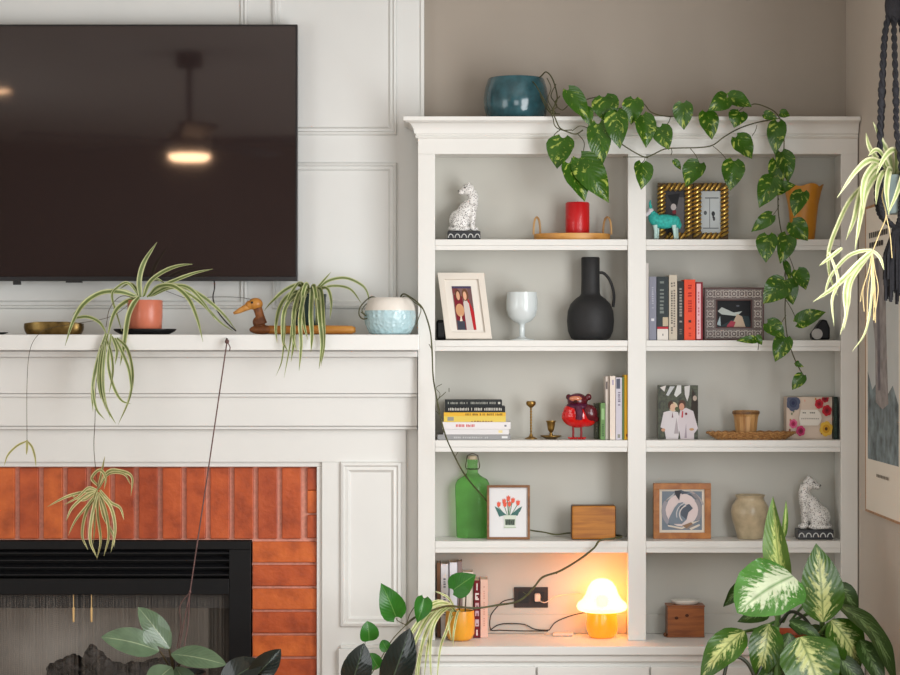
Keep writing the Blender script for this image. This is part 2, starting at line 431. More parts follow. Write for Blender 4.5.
# firebox interior
FB = mat('firebox_panel', (196, 184, 172), 0.8, var=0.22, vscale=5, bump=0.2)
FBD = mat('firebox_side', (62, 56, 52), 0.85, var=0.3, vscale=6)
g = MB(); g.box(MESHX0+0.12, MESHX1-0.12, 0.34, 0.36, FZ0, zbar); g.build('back_liner', FB, ins)
for sx, w in ((MESHX1, -1), (MESHX0, 1)):
    g = MB(); g.add([(sx, -0.03, FZ0), (sx+w*0.12, 0.34, FZ0), (sx+w*0.12, 0.34, zbar), (sx, -0.03, zbar)], [(0, 1, 2, 3)])
    g.build('side_liner', FBD, ins)
MB().box(MESHX0, MESHX1, -0.035, 0.36, zbar, zbar+0.01).build('top_liner', FBD, ins)
MB().box(MESHX0, MESHX1, -0.035, 0.36, FZ0-0.012, FZ0-0.001).build('firebox_floor', FBD, ins)
# woven spark screen
ms = bpy.data.materials.new('wire_mesh'); ms.use_nodes = True; nt = ms.node_tree; b = nt.nodes['Principled BSDF']
b.inputs['Base Color'].default_value = (*lin((150, 140, 128)), 1); b.inputs['Metallic'].default_value = 0.6; b.inputs['Roughness'].default_value = 0.5
tr = nt.nodes.new('ShaderNodeBsdfTransparent'); mx = nt.nodes.new('ShaderNodeMixShader'); tc = nt.nodes.new('ShaderNodeTexCoord'); mp = nt.nodes.new('ShaderNodeMapping')
mp.inputs['Rotation'].default_value = (0, PI/4, 0); ck = nt.nodes.new('ShaderNodeTexChecker'); ck.inputs['Scale'].default_value = 230
nt.links.new(tc.outputs['Object'], mp.inputs['Vector']); nt.links.new(mp.outputs['Vector'], ck.inputs['Vector'])
mm = nt.nodes.new('ShaderNodeMath'); mm.operation = 'MULTIPLY'; mm.inputs[1].default_value = 0.30
nt.links.new(ck.outputs['Fac'], mm.inputs[0]); nt.links.new(mm.outputs[0], mx.inputs['Fac']); nt.links.new(tr.outputs[0], mx.inputs[1]); nt.links.new(b.outputs[0], mx.inputs[2])
nt.links.new(mx.outputs[0], nt.nodes['Material Output'].inputs['Surface'])
g = MB(); N = 220; XM = (MESHX0+MESHX1)/2
for half in (0, 1):
    x0, x1 = ((MESHX0, XM-0.004), (XM+0.004, MESHX1))[half]; o = len(g.v)
    for i in range(N+1):
        x = x0+(x1-x0)*i/N; w = 0.003*math.sin(i*0.21)+0.0012*math.sin(i*1.3)
        g.v.append(Vector((x, -0.085+w, zbar-0.002))); g.v.append(Vector((x, -0.085+w*1.6, FZ0+0.02)))
    for i in range(N): g.face((o+2*i, o+2*i+2, o+2*i+3, o+2*i+1))
    ob = g.build('spark_screen', ms, ins, smooth=True); g = MB()
MB().box(MESHX0, MESHX1, -0.09, -0.08, zbar-0.003, zbar).build('screen_rod', BLACKM, ins)
ch = MB()
MB().box(MESHX0, MESHX1, -0.075, -0.073, zz(608, -0.075), zbar).build('valance', mat('valance_black', (40, 39, 39), 0.6), ins)
for px in (73.5, 91.5):
    c = P(px, 594, -0.098)
    g = MB(); g.tube([c, c+Vector((0, 0, -0.045))], 0.0018, 6); g.tube([P(px, 607, -0.098), P(px, 608, -0.098), P(px, 621, -0.098), P(px, 622, -0.098)], [0.002, 0.0042, 0.0036, 0.003], 10)
    g.build('screen_pull', mat('screen_pull_brass', (226, 190, 132), 0.35, metal=0.3), ins)
# charred ceramic logs on the firebox floor
CHAR = mat('charred_log', (40, 37, 36), 0.6, var=0.55, vscale=30, bump=0.9, bscale=40)
def log(a, b, r, label):
    a, b = Vector(a), Vector(b); g = MB(); n = 14
    pts = [a.lerp(b, i/n)+Vector((0, 0.006*math.sin(i*1.7), 0.006*math.sin(i*2.3))) for i in range(n+1)]
    g.tube(pts, [r*(1+0.16*math.sin(i*1.9)+0.1*math.sin(i*3.7)) for i in range(n+1)], 12)
    for i in range(3):
        t = random.uniform(0.2, 0.8); q = a.lerp(b, t); g.ell(q+Vector((0, -r*0.5, r*0.6)), r*0.55, 10, 6)
    o = g.build('fire_log', CHAR, smooth=True, rounded=0)
    dp = o.modifiers.new('d', 'SUBSURF'); dp.levels = dp.render_levels = 2
    tx = bpy.data.textures.new('bark', 'CLOUDS'); tx.noise_scale = 0.03; dd = o.modifiers.new('n', 'DISPLACE'); dd.texture = tx; dd.strength = 0.02; dd.texture_coords = 'GLOBAL'
    setorigin(o, (a+b)/2); tag(o, label, 'log', 'charred logs in the firebox'); return o
def lp(px, py, Y): return P(px, py, Y)
log((-1.34, 0.20, FZ0+0.045), (-1.02, 0.20, FZ0+0.045), 0.036, 'charred log lying lowest at the back of the firebox')
log((-1.352, 0.10, FZ0+0.05), (-1.252, 0.09, FZ0+0.098), 0.038, 'black charred log at the left end of the log heap')
log((-1.225, 0.055, FZ0+0.135), (-1.10, 0.02, FZ0+0.05), 0.035, 'charred log tilted upward at the top of the log heap')
log((-1.115, 0.11, FZ0+0.045), (-0.93, 0.12, FZ0+0.085), 0.036, 'long brown charred log behind the rubber plant leaves')
# ------------------------------------------------------------------ bookcase
YF = -0.22
XL, XR = xx(418, YF), 1.3165
SX = [xx(435, YF), xx(628, YF), xx(646, YF), xx(841, YF)]
ztop = zz(118, YF); zcr = zz(138, YF); zhd = zz(154, YF); zct = zz(640.3, YF)
SH = {1: zz(239.3, YF), 2: zz(340.3, YF), 3: zz(440.3, YF), 4: zz(541.3, YF), 5: zct, 0: ztop}
SHB = {1: zz(250, YF), 2: zz(351, YF), 3: zz(452, YF), 4: zz(553, YF)}
bc = thing('bookcase', 'tall white built-in bookcase with crown moulding and two bays of shelves', 'bookcase', ((XL+XR)/2, -0.13, zct))
Ybk = -0.052
MB().box(XL+0.001, XR, Ybk, -0.047, zct, ztop-0.004).build('back_panel', SHELFSHADE, bc)
def upright(x0, x1): MB().box(x0, x1, YF+0.018, Ybk-0.0005, zct, zcr).build('side_panel', SHELFW, bc)
upright(XL+0.0008, SX[0]-0.010); upright(SX[1]+0.010, SX[2]-0.010); upright(SX[3]+0.010, XR)
for a, b in ((XL, SX[0]), (SX[1], SX[2]), (SX[3], XR)):
    MB().box(a, b, YF, YF+0.0175, zct, zhd-0.0002).build('stile', SHELFW, bc, bevel=0.0012)
MB().box(XL, XR, YF, YF+0.0175, zhd, zcr).build('top_rail', SHELFW, bc, bevel=0.0008)
g = MB(); pf = [(0.0, zcr-0.002), (0.006, zcr), (0.009, zcr+0.005), (0.006, zcr+0.010), (0.010, zcr+0.014)]
H = ztop-zcr-0.030
for i in range(9):
    a = i/8*PI/2; pf.append((0.012+0.026*(1-math.cos(a)), zcr+0.014+H*math.sin(a)))
pf += [(0.041, ztop-0.014), (0.046, ztop-0.012), (0.046, ztop), (0.0, ztop)]
n = len(pf); o = len(g.v)
for (px_, py_, dx, dy) in ((XL, -0.047, -1, 0), (XL, YF, -1, -1), (XR, YF, 0, -1)):
    for w, z in pf: g.v.append(Vector((px_+dx*w, py_+dy*w, z)))
for c in range(2):
    for k in range(n-1): g.face((o+c*n+k, o+(c+1)*n+k, o+(c+1)*n+k+1, o+c*n+k+1))
g.face([o+k for k in range(n)]); g.face([o+2*n+k for k in reversed(range(n))])
g.build('crown_moulding', SHELFW, bc, smooth=True, rounded=25)
MB().box(XL+0.0005, XR, YF+0.0005, -0.0475, ztop-0.02, ztop-0.0004).build('top_board', SHELFW, bc)
MB().box(XL+0.02, XR-0.01, YF+0.02, Ybk-0.001, zhd+0.004, zhd+0.016).build('inner_ceiling', SHELFW, bc)
for bay in (0, 1):
    a, b = SX[bay*2]-0.0095, SX[bay*2+1]+0.0095
    for r in (1, 2, 3, 4):
        zt_, zb_ = SH[r], SHB[r]
        g = MB(); g.box(a, b, YF+0.0185, Ybk-0.001, zb_+0.006, zt_)
        g.box(SX[bay*2]+0.0004, SX[bay*2+1]-0.0004, YF+0.003, YF+0.0184, zb_+(zt_-zb_)*0.42, zt_)
        g.box(SX[bay*2]+0.0004, SX[bay*2+1]-0.0004, YF+0.007, YF+0.0184, zb_, zb_+(zt_-zb_)*0.42)
        g.build('shelf', SHELFW, bc, bevel=0.0012)
    MB().box(a+0.0005, b-0.0005, Ybk-0.008, Ybk-0.001, zct, zz(614, Ybk)).build('back_skirting', SHELFSHADE, bc, bevel=0.002)
# worktop and the cupboards below
YC = -0.36
ct = thing('countertop', 'white worktop with moulded edge under the bookcase', 'countertop', (0.6, -0.18, zct-0.03))
MB().prism([(XL, -0.042), (XL, YC), (XR, YC), (XR, -0.002), (BX+0.002, -0.002), (BX+0.002, -0.042)], 'z', zct-0.028, zct-0.0004).build('top_slab', WHITE, ct, bevel=0.003)
MB().box(XL+0.001, XR, YC+0.012, -0.30, zct-0.052, zct-0.0285).build('edge_moulding', WHITE, ct, bevel=0.006, bseg=3)
cab = thing('base_cabinet', 'white fitted cupboard with drawer fronts under the worktop', 'cabinet', (0.6, -0.18, 0))
zc0 = zct-0.0525
MB().prism([(XL+0.002, -0.042), (XL+0.002, -0.335), (XR, -0.335), (XR, -0.002), (BX+0.002, -0.002), (BX+0.002, -0.042)], 'z', 0.0006, zc0).build('carcass', WHITE, cab, bevel=0.001)
ys = -0.337
for a, b in ((421, 535.5), (537.5, 649), (651, 762), (764, 857)):
    d = MB().box(xx(a, -0.35), xx(b, -0.35), -0.353, -0.3352, zc0-0.19, zc0-0.014).build('drawer_front', WHITE, cab, bevel=0.002)
    c = Vector(((xx(a, -0.35)+xx(b, -0.35))/2, -0.354, zc0-0.10))
    MB().tube([c+Vector((0, 0, 0)), c+Vector((0, -0.008, 0)), c+Vector((0, -0.010, 0)), c+Vector((0, -0.022, 0)), c+Vector((0, -0.025, 0))], [0.006, 0.005, 0.012, 0.013, 0.009], 16).build('knob', BRASS, d, smooth=True)
    MB().box(xx(a, -0.35), xx(b, -0.35), -0.353, -0.3352, 0.09, zc0-0.196).build('cupboard_door', WHITE, cab, bevel=0.002)
# ------------------------------------------------------------------ television
YT = -0.115
tx0, tx1 = xx(-158, YT), xx(297.5, YT); tz1, tz0 = zz(24.5, YT), zz(281, YT)
tv = thing('television', 'large black flat screen television on the panelled wall above the mantel', 'television', ((tx0+tx1)/2, YT, tz0))
SCR = mat('screen_glass', (44, 34, 33), 0.045, spec=1.0); 
MB().box(tx0+0.006, tx1-0.006, YT, YT+0.006, tz0+0.014, tz1-0.006).build('screen', SCR, tv)
g = MB(); fy0, fy1 = YT-0.002, YT+0.03
g.box(tx0, tx1, fy0, fy1, tz1-0.006, tz1); g.box(tx0, tx1, fy0-0.002, fy1, tz0, tz0+0.014); g.box(tx0, tx0+0.006, fy0, fy1, tz0+0.014, tz1-0.006); g.box(tx1-0.006, tx1, fy0, fy1, tz0+0.014, tz1-0.006)
g.build('bezel', mat('tv_bezel', (34, 32, 33), 0.3), tv, bevel=0.001)
MB().box(tx0+0.0065, tx1-0.0065, YT+0.0065, YT+0.045, tz0+0.005, tz1-0.007).build('rear_housing', BLACKM, tv, bevel=0.004)
MB().box(-1.45, -1.0, YT+0.046, -0.054, tz0+0.2, tz1-0.2).build('wall_bracket', BLACKM, tv)
for px in (17, 74): 
    c = P(px, 281, YT+0.01); MB().box(c.x-0.012*(1 if px < 50 else 2.2), c.x+0.012*(1 if px < 50 else 2.2), YT+0.004, YT+0.02, tz0-(0.012 if px < 50 else 0.005), tz0-0.0005).build('foot_clip', BLACKM, tv)
# ------------------------------------------------------------------ ceiling fan and spotlight in the room (seen in the screen)
LAMPC = mat('fan_lamp_glass', (255, 220, 180), 0.4, emit=(1.0, 0.60, 0.34), estr=34)
FX, FYY = -1.275, -3.5
DARKF = mat('fan_dark_bronze', (24, 20, 20), 0.5)
fan = thing('ceiling_fan', 'dark ceiling fan with glowing round light mirrored in the television', 'ceiling fan', (FX, FYY, CZ))
MB().lathe((FX, FYY, 0), [(0.066, CZ-0.001), (0.066, CZ-0.07), (0.05, CZ-0.075), (0.0, CZ-0.075)]).build('canopy', DARKF, fan, smooth=True)
MB().tube([(FX, FYY, CZ-0.07), (FX, FYY, 2.78)], 0.014, 12).build('downrod', DARKF, fan, smooth=True)
MB().lathe((FX, FYY, 0), [(0, 2.80), (0.05, 2.79), (0.055, 2.76), (0.10, 2.73), (0.115, 2.69), (0.10, 2.655), (0.0, 2.655)]).build('motor_housing', DARKF, fan, smooth=True)
for i in range(5):
    a = 0.12+2*PI*i/5; ca, sa = math.cos(a), math.sin(a)
    def fp(r, w, z): return (FX+r*ca-w*sa, FYY+r*sa+w*ca, z)
    g = MB(); zb = 2.70
    g.add([fp(0.13, -0.045, zb-0.006), fp(0.82, -0.075, zb-0.010), fp(0.85, 0, zb-0.002), fp(0.82, 0.075, zb+0.008), fp(0.13, 0.045, zb+0.006)], [(0, 1, 2, 3, 4)])
    bl = g.build('blade', DARKF, fan, solid=0.008)
    MB().tube([fp(0.09, 0, 2.70), fp(0.16, 0, 2.695)], 0.012, 8).build('blade_iron', DARKF, bl)
MB().lathe((FX, FYY, 0), [(0, 2.600), (0.085, 2.602), (0.1, 2.615), (0.1, 2.63), (0, 2.63)]).build('light_disc', LAMPC, fan, smooth=True)
MB().lathe((FX, FYY, 0), [(0.104, 2.632), (0.104, 2.654), (0.0, 2.654)]).build('light_ring', DARKF, fan, smooth=True)
sp = thing('ceiling_spotlight', 'small recessed ceiling light mirrored at the left of the television', 'ceiling light', (-2.53, -5.0, CZ))
MB().lathe((-2.53, -5.0, 0), [(0.085, CZ-0.001), (0.085, CZ-0.008), (0.068, CZ-0.010), (0.068, CZ-0.001)], close=False).build('trim_ring', CEILW, sp, smooth=True)
MB().lathe((-2.53, -5.0, 0), [(0, CZ-0.005), (0.067, CZ-0.005), (0.067, CZ-0.001)]).build('lens', LAMPC, sp)
# ================================================================== things on the shelves
EPS = 0.0006
def baseloc(px, row, Y=-0.13): return Vector((xx(px, Y), Y, SH[row]+EPS))
# ---- spotted cat figurines
def spots(name):
    m = mat(name, (226, 224, 220), 0.35); nt, b = nodes_of(m)
    tc = nt.nodes.new('ShaderNodeTexCoord'); v = nt.nodes.new('ShaderNodeTexVoronoi'); v.inputs['Scale'].default_value = 210
    r = nt.nodes.new('ShaderNodeValToRGB'); r.color_ramp.elements[0].position = 0.22; r.color_ramp.elements[1].position = 0.46
    r.color_ramp.elements[0].color = (*lin((96, 90, 88)), 1); r.color_ramp.elements[1].color = (*lin((228, 226, 222)), 1)
    nt.links.new(tc.outputs['Object'], v.inputs['Vector']); nt.links.new(v.outputs['Distance'], r.inputs['Fac']); nt.links.new(r.outputs['Color'], b.inputs['Base Color'])
    return m
SPOT = spots('spotted_glaze'); DARKB = mat('black_glaze', (38, 38, 42), 0.3); ARCH = flat((214, 214, 212))
def leopard(cx, row, sg, h, label, Y=-0.13):
    """sitting cat, h tall on its plinth; sg=1: chest to the right with the head turned back to the left"""
    b0 = Vector((cx, Y, SH[row]+EPS)); t = thing('cat_figurine', label, 'figurine', b0, 'spotted cat figurines')
    u = h/0.185
    bw, bh = 0.053*u, 0.029*u
    MB().box(cx-bw, cx+bw, Y-0.032*u, Y+0.032*u, b0.z, b0.z+bh).build('plinth', DARKB, t, bevel=0.003)
    g = MB()
    for i in range(5):
        ax = cx-bw+bw*2*(i+0.5)/5; r = 0.0078*u
        pts = [(ax+math.cos(a)*r, Y-0.0325*u, b0.z+0.007*u+max(0, math.sin(a))*r*1.55) for a in [PI*k/10 for k in range(11)]]
        g.tube(pts, 0.0016*u, 6)
    g.build('arch_pattern', ARCH, bpy.data.objects[t.children[0].name] if t.children else t)
    def V(x, y, z): return Vector((cx+sg*x*u, Y+y*u, b0.z+bh+z*u))
    M = lambda a: Matrix.Rotation(sg*a, 3, 'Y')
    g = MB()
    g.ell(V(-0.014, 0, 0.036), (0.035*u, 0.028*u, 0.036*u), M=M(0.2))              # haunch
    g.ell(V(0.006, 0, 0.066), (0.027*u, 0.024*u, 0.045*u), M=M(0.62))               # trunk leaning forward
    g.ell(V(0.025, 0, 0.082), (0.020*u, 0.021*u, 0.030*u), M=M(0.1))               # chest
    for y in (-0.012, 0.012):
        g.tube([V(0.028, y, 0.085), V(0.028, y, 0.05), V(0.027, y, 0.02), V(0.028, y, 0.006)], [0.013*u, 0.011*u, 0.0085*u, 0.009*u], 10)
        g.ell(V(0.034, y, 0.007), (0.013*u, 0.008*u, 0.007*u)); g.ell(V(-0.005, y*1.9, 0.009), (0.026*u, 0.010*u, 0.010*u))
        g.ell(V(-0.012, y*1.75, 0.032), (0.026*u, 0.012*u, 0.029*u))
    g.tube([V(0.026, 0, 0.09), V(0.029, 0, 0.112), V(0.024, 0, 0.130)], [0.020*u, 0.0175*u, 0.016*u], 14)   # neck
    g.ell(V(0.012, -0.003, 0.136), (0.0215*u, 0.0185*u, 0.0175*u), M=M(-0.35))           # head
    g.ell(V(-0.006, -0.006, 0.1275), (0.013*u, 0.012*u, 0.010*u), M=M(-0.3))           # muzzle
    for y in (-0.012, 0.010): g.ell(V(0.016, y, 0.152), (0.006*u, 0.004*u, 0.0065*u))  # ears
    g.tube(spline([V(-0.042, 0, 0.012), V(-0.046, -0.012, 0.008), V(-0.03, -0.028, 0.007), V(0.0, -0.031, 0.007)], 6), 0.006*u, 8)  # tail
    body = organic('body', g, SPOT, t, voxel=0.0018*u, it=5)
    e = MB()
    e.ell(V(0.003, -0.0185, 0.140), 0.0026*u, 10, 6); e.build('eye', DARKB, body, smooth=True)
    e = MB(); e.ell(V(-0.0180, -0.007, 0.130), (0.0022*u, 0.004*u, 0.0026*u), 10, 6); e.build('nose', DARKB, body, smooth=True)
    return t
leopard(xx(464, -0.13), 1, 1, (239-181.5)*sc(-0.13), 'white spotted cat figurine on the top shelf beside the wooden tray')
leopard(xx(814, -0.13), 4, -1, (541-479)*sc(-0.13), 'white spotted cat figurine on the fourth shelf down near the right wall')
# ---- wooden tray with hoop handles, red candle
TRAYW = wood('honey_wood', (176, 120, 52), (214, 158, 84), (1, 8, 8), 2, 0.4)
b0 = baseloc(572, 1); t = thing('serving_tray', 'round honey wood tray with two hoop handles under the red candle', 'tray', b0)
R = 0.122
MB().lathe((b0.x, b0.y, b0.z), [(0, 0), (R, 0), (R+0.003, 0.006), (R+0.003, 0.021), (R-0.004, 0.021), (R-0.006, 0.014), (0, 0.014)], 56, sy=0.62).build('tray_base', TRAYW, t, smooth=True, bevel=0)
for s in (-1, 1):
    x = b0.x+s*(R-0.0); pts = [Vector((x+s*(0.002-0.013*math.cos(a)*0.9)-s*0.009, b0.y-0.004+0.022*math.cos(a), b0.z+0.018+0.058*math.sin(a)**0.7)) for a in [PI*k/16 for k in range(17)]]
    MB().tube(pts, 0.0035, 8).build('handle', mat('cane_handle', (186, 146, 96), 0.5), t, smooth=True)
b1 = Vector((xx(577.5, -0.13), -0.13, b0.z+0.0146)); t = thing('candle', 'red pillar candle standing on the wooden tray', 'candle', b1)
r = 12*sc(-0.13); hh = zz(202.5, -0.13)-b1.z
MB().lathe(b1, [(0, 0), (r-0.001, 0), (r, 0.002), (r, hh-0.004), (r-0.003, hh), (r-0.012, hh-0.004), (0, hh-0.006)], 40).build('wax', mat('red_wax', (196, 12, 18), 0.4, spec=0.5, coat=0.2), t, smooth=True)
MB().tube([b1+Vector((0, 0, hh-0.006)), b1+Vector((0.001, 0, hh+0.004))], 0.001, 6).build('wick', BLACKM, t)
# ---- frames
def frame_rect(g, x0, x1, z0, z1, w, y0, y1):
    g.box(x0, x1, y0, y1, z0, z0+w).box(x0, x1, y0, y1, z1-w, z1).box(x0, x0+w, y0, y1, z0+w, z1-w).box(x1-w, x1, y0, y1, z0+w, z1-w); return g
# white tilted portrait
def lean(o, pivot, ang):
    o.rotation_euler = (ang, 0, 0)
def easel(t, x, y0, z0, h, m):
    MB().add([(x-0.015, y0, z0+h*0.6), (x+0.015, y0, z0+h*0.6), (x+0.022, min(y0+h*0.32, -0.066), z0+0.002), (x-0.022, min(y0+h*0.32, -0.066), z0+0.002)], [(0, 1, 2, 3)]).build('easel_back', m, t, solid=0.003)
Y = -0.15; z0 = SH[2]+EPS
q = [P(446, 337.6, -0.175), P(492, 337.6, -0.175), P(483, 275.5, -0.135), P(437.5, 273.5, -0.135)]
q[0].z = q[1].z = z0+0.002
t = thing('picture_frame', 'white portrait frame leaning askew with a photo of two people', 'photo frame', ((q[0].x+q[1].x)/2, Y, z0))
def quadbox(g, q, inner, th, N):
    """picture frame on a tilted quad: outer q, inner fraction, thickness along N"""
    c = sum(q, Vector())/4
    inn = inner; o = len(g.v)
    fr = [v+N*th for v in q]; fi = [v+N*th for v in inn]; bi = [v+N*th*0.3 for v in inn]
    g.v += q+fr+fi+bi
    for i in range(4):
        j = (i+1) % 4
        g.face((o+i, o+j, o+4+j, o+4+i)); g.face((o+4+i, o+4+j, o+8+j, o+8+i)); g.face((o+8+i, o+8+j, o+12+j, o+12+i))
    g.face((o+3, o+2, o+1, o)); g.face((o+12, o+13, o+14, o+15))
U = (q[1]-q[0]); V = (q[3]-q[0]); N = U.cross(V).normalized()
def bil(a, b): return q[0]+U*a+V*b
q[2] = bil(1, 1)+Vector((0.002, 0, 0))
inn = [bil(0.13, 0.10), bil(0.87, 0.10), bil(0.87, 0.90), bil(0.13, 0.90)]
g = MB(); quadbox(g, q, inn, 0.014, N); g.build('frame', mat('cream_frame', (224, 216, 204), 0.5), t, bevel=0.0015)
picture('mount', t, inn[0]+N*0.005, inn[1]-inn[0], inn[3]-inn[0], [], (228, 222, 212))
pa, pb, pc = bil(0.27, 0.14)+N*0.0056, bil(0.69, 0.14)+N*0.0056, bil(0.27, 0.80)+N*0.0056
picture('photo', t, pa, pb-pa, pc-pa, [('p', [(0, 0.8), (0.4, 1), (0, 1)], (120, 60, 60)), ('r', 0.8, 0, 1, 1, (110, 80, 80)), ('p', [(0.65, 0), (1, 0), (1, 0.4), (0.75, 0.75)], (176, 26, 34)),
   ('p', [(0.05, 0), (0.5, 0), (0.48, 0.75), (0.3, 0.85), (0.05, 0.8)], (120, 22, 38)), ('p', [(0.05, 0), (0.45, 0), (0.45, 0.2), (0.05, 0.22)], (60, 62, 74)), ('e', 0.28, 0.45, 0.22, 0.15, (202, 150, 110)), ('p', [(0.2, 0.2), (0.34, 0.2), (0.3, 0.36)], (232, 214, 196)),
   ('p', [(0.5, 0), (0.86, 0), (0.78, 0.6), (0.62, 0.72), (0.5, 0.62)], (206, 196, 190)), ('e', 0.26, 0.80, 0.15, 0.13, (96, 58, 40)), ('e', 0.27, 0.78, 0.09, 0.10, (214, 164, 132)), ('e', 0.64, 0.80, 0.17, 0.14, (110, 70, 46)), ('e', 0.62, 0.78, 0.09, 0.10, (220, 172, 140)), ('r', 0, 0.95, 1, 1, (70, 60, 90))], (128, 96, 92))
easel(t, bil(0.5, 0).x, q[0].y+0.03, z0+0.001, 0.12, BLACKM)
# dark camera-like block behind it
Y = -0.095
b0 = Vector((xx(440.5, Y), Y, z0)); t = thing('box_speaker', 'small black rounded box tucked behind the white photo frame', 'speaker', b0)
MB().box(xx(436.5, Y), xx(446.5, Y), Y-0.02, Y+0.025, z0, zz(320, Y)).build('body', SATINB, t, bevel=0.008, bseg=3)
MB().box(xx(438.5, Y), xx(444.5, Y), Y-0.0212, Y-0.0203, z0+0.012, zz(323, Y)).build('grille', BLACKM, t)
# pale goblet
b0 = baseloc(522, 2); t = thing('goblet', 'pale frosted glass goblet between the white photo frame and black jug', 'goblet', b0)
k = sc(-0.13); GO = mat('frosted_glass', (226, 234, 234), 0.22, spec=0.6, trans=0.12, coat=0.3)
pf = [(0, 0), (12.5, 0), (12.5, 0.8), (5, 2.2), (2.8, 4), (2.6, 15), (4, 17), (9, 19), (13.5, 24), (15.6, 31), (15.6, 39), (14.8, 48), (14.0, 48), (14.6, 39), (14.6, 31), (12.6, 25), (8, 20.5), (0, 19.5)]
MB().lathe(b0, [(a*k, z*k) for a, z in pf], 48).build('bowl_and_stem', GO, t, smooth=True, rounded=60)
# black jug
b0 = baseloc(590.5, 2); t = thing('jug', 'matt black bottle-shaped jug with a loop handle', 'jug', b0)
JG = mat('matt_black_ceramic', (34, 34, 35), 0.6, var=0.12, vscale=60, bump=0.25, bscale=260)
pf = [(0, 0), (16, 0), (19.5, 2), (22.6, 9), (23.6, 19), (22.8, 29), (20, 36), (15, 41.5), (10.5, 44.5), (9.4, 47), (9.2, 60), (9.2, 82), (8.4, 83), (7.6, 82), (7.6, 50), (0, 48)]
MB().lathe(b0, [(a*k, z*k) for a, z in pf], 48).build('body', JG, t, smooth=True, rounded=60)
hp = [(8.8, 67.5), (13, 67), (18, 62), (22, 53), (23.5, 43), (22.6, 33)]
MB().tube(spline([b0+Vector((a*k, 0, z*k)) for a, z in hp], 8), 1.5*k, 10).build('handle', JG, t, smooth=True)
# ---- upright and lying books
def book_up(x0, x1, top, row, cover, label, group, yf=-0.20, depth=0.092, marks=(), page=True, tilt=0):
    a, b = xx(x0, yf), xx(x1, yf); z0 = SH[row]+EPS; z1 = zz(top, yf); th = min(0.0025, (b-a)*0.18)
    t = thing('book', label, 'book', ((a+b)/2, yf+depth/2, z0), group)
    m = flat(cover, 0.5) if isinstance(cover, tuple) else cover
    g = MB(); g.box(a, b, yf, yf+th, z0, z1); g.box(a, a+th, yf+th, yf+depth, z0, z1); g.box(b-th, b, yf+th, yf+depth, z0, z1)
    c = g.build('cover', m, t, bevel=0.0007)
    MB().box(a+th+0.0001, b-th-0.0001, yf+th+0.0001, yf+depth-0.004, z0+0.003, z1-0.003).build('pages', PAPER, t)
    if marks: spine(c, 'v', a, b, z0, z1, yf, marks)
    return t
def spine(parent, o, a, b, z0, z1, yf, marks):
    """printed bands, blocks and lines of small lettering on a spine"""
    g = MB(); mats = []; n = 0
    for mk in marks:
        m = flat(mk[-1]); 
        if m not in mats: mats.append(m)
        g.cur = mats.index(m); n += 1; y = yf-0.0003-0.0001*n
        if mk[0] == 'band':
            _, u0, v0, u1, v1, _c = mk
            X0, X1, Z0, Z1 = a+(b-a)*u0, a+(b-a)*u1, z0+(z1-z0)*v0, z0+(z1-z0)*v1
            g.add([(X0, y, Z0), (X1, y, Z0), (X1, y, Z1), (X0, y, Z1)], [(0, 1, 2, 3)])
        else:                                       # a run of small letter-like strokes
            _, u0, v0, u1, v1, cnt, _c = mk; rr = random.Random(int(1000*abs(a))+n*7+cnt)
            for i in range(cnt):
                if rr.random() < 0.14: continue
                if o == 'v':
                    Z0 = z0+(z1-z0)*(v0+(v1-v0)*i/cnt); Z1 = Z0+(z1-z0)*(v1-v0)/cnt*rr.uniform(0.45, 0.75); X0 = a+(b-a)*u0; X1 = a+(b-a)*(u1-rr.choice([0, 0, 0.12])*(u1-u0))
                else:
                    X0 = a+(b-a)*(u0+(u1-u0)*i/cnt); X1 = X0+(b-a)*(u1-u0)/cnt*rr.uniform(0.45, 0.75); Z0 = z0+(z1-z0)*v0; Z1 = z0+(z1-z0)*(v1-rr.choice([0, 0, 0.15])*(v1-v0))
                g.add([(X0, y, Z0), (X1, y, Z0), (X1, y, Z1), (X0, y, Z1)], [(0, 1, 2, 3)])
    g.build('spine_print', mats, parent)
G2 = 'books standing beside the carved frame'
book_up(645.3, 648.6, 263, 2, (206, 200, 194), 'narrow tall off-white book pressed against the shelf upright', G2)
book_up(649, 656.4, 276.5, 2, (134, 136, 150), 'grey-blue book with a plain spine, second in its row', G2, marks=[('band', 0.3, 0.30, 0.7, 0.34, (214, 214, 220)), ('txt', 0.38, 0.5, 0.62, 0.85, 10, (170, 172, 184))])
book_up(656.9, 668.6, 276.5, 2, (44, 52, 54), 'black book with a white and red foot to its spine', G2, marks=[('band', 0.03, 0.0, 0.97, 0.18, (222, 216, 208)), ('band', 0.03, 0.175, 0.97, 0.21, (176, 30, 48)), ('band', 0.5, 0.22, 0.97, 0.36, (190, 176, 150)), ('txt', 0.25, 0.42, 0.6, 0.95, 9, (120, 128, 124)), ('band', 0.47, 0.07, 0.55, 0.1, (90, 90, 90))])
book_up(669, 677.2, 274.8, 2, (198, 188, 170), 'cream book with black lettering down its spine', G2, marks=[('txt', 0.25, 0.1, 0.45, 0.93, 22, (90, 84, 78)), ('txt', 0.55, 0.2, 0.75, 0.9, 18, (120, 112, 104))])
book_up(677.6, 683.8, 281, 2, (40, 38, 38), 'thin dark grey book beside the orange book', G2, marks=[('txt', 0.3, 0.3, 0.7, 0.9, 12, (150, 146, 140)), ('txt', 0.3, 0.1, 0.7, 0.2, 3, (110, 106, 100))])
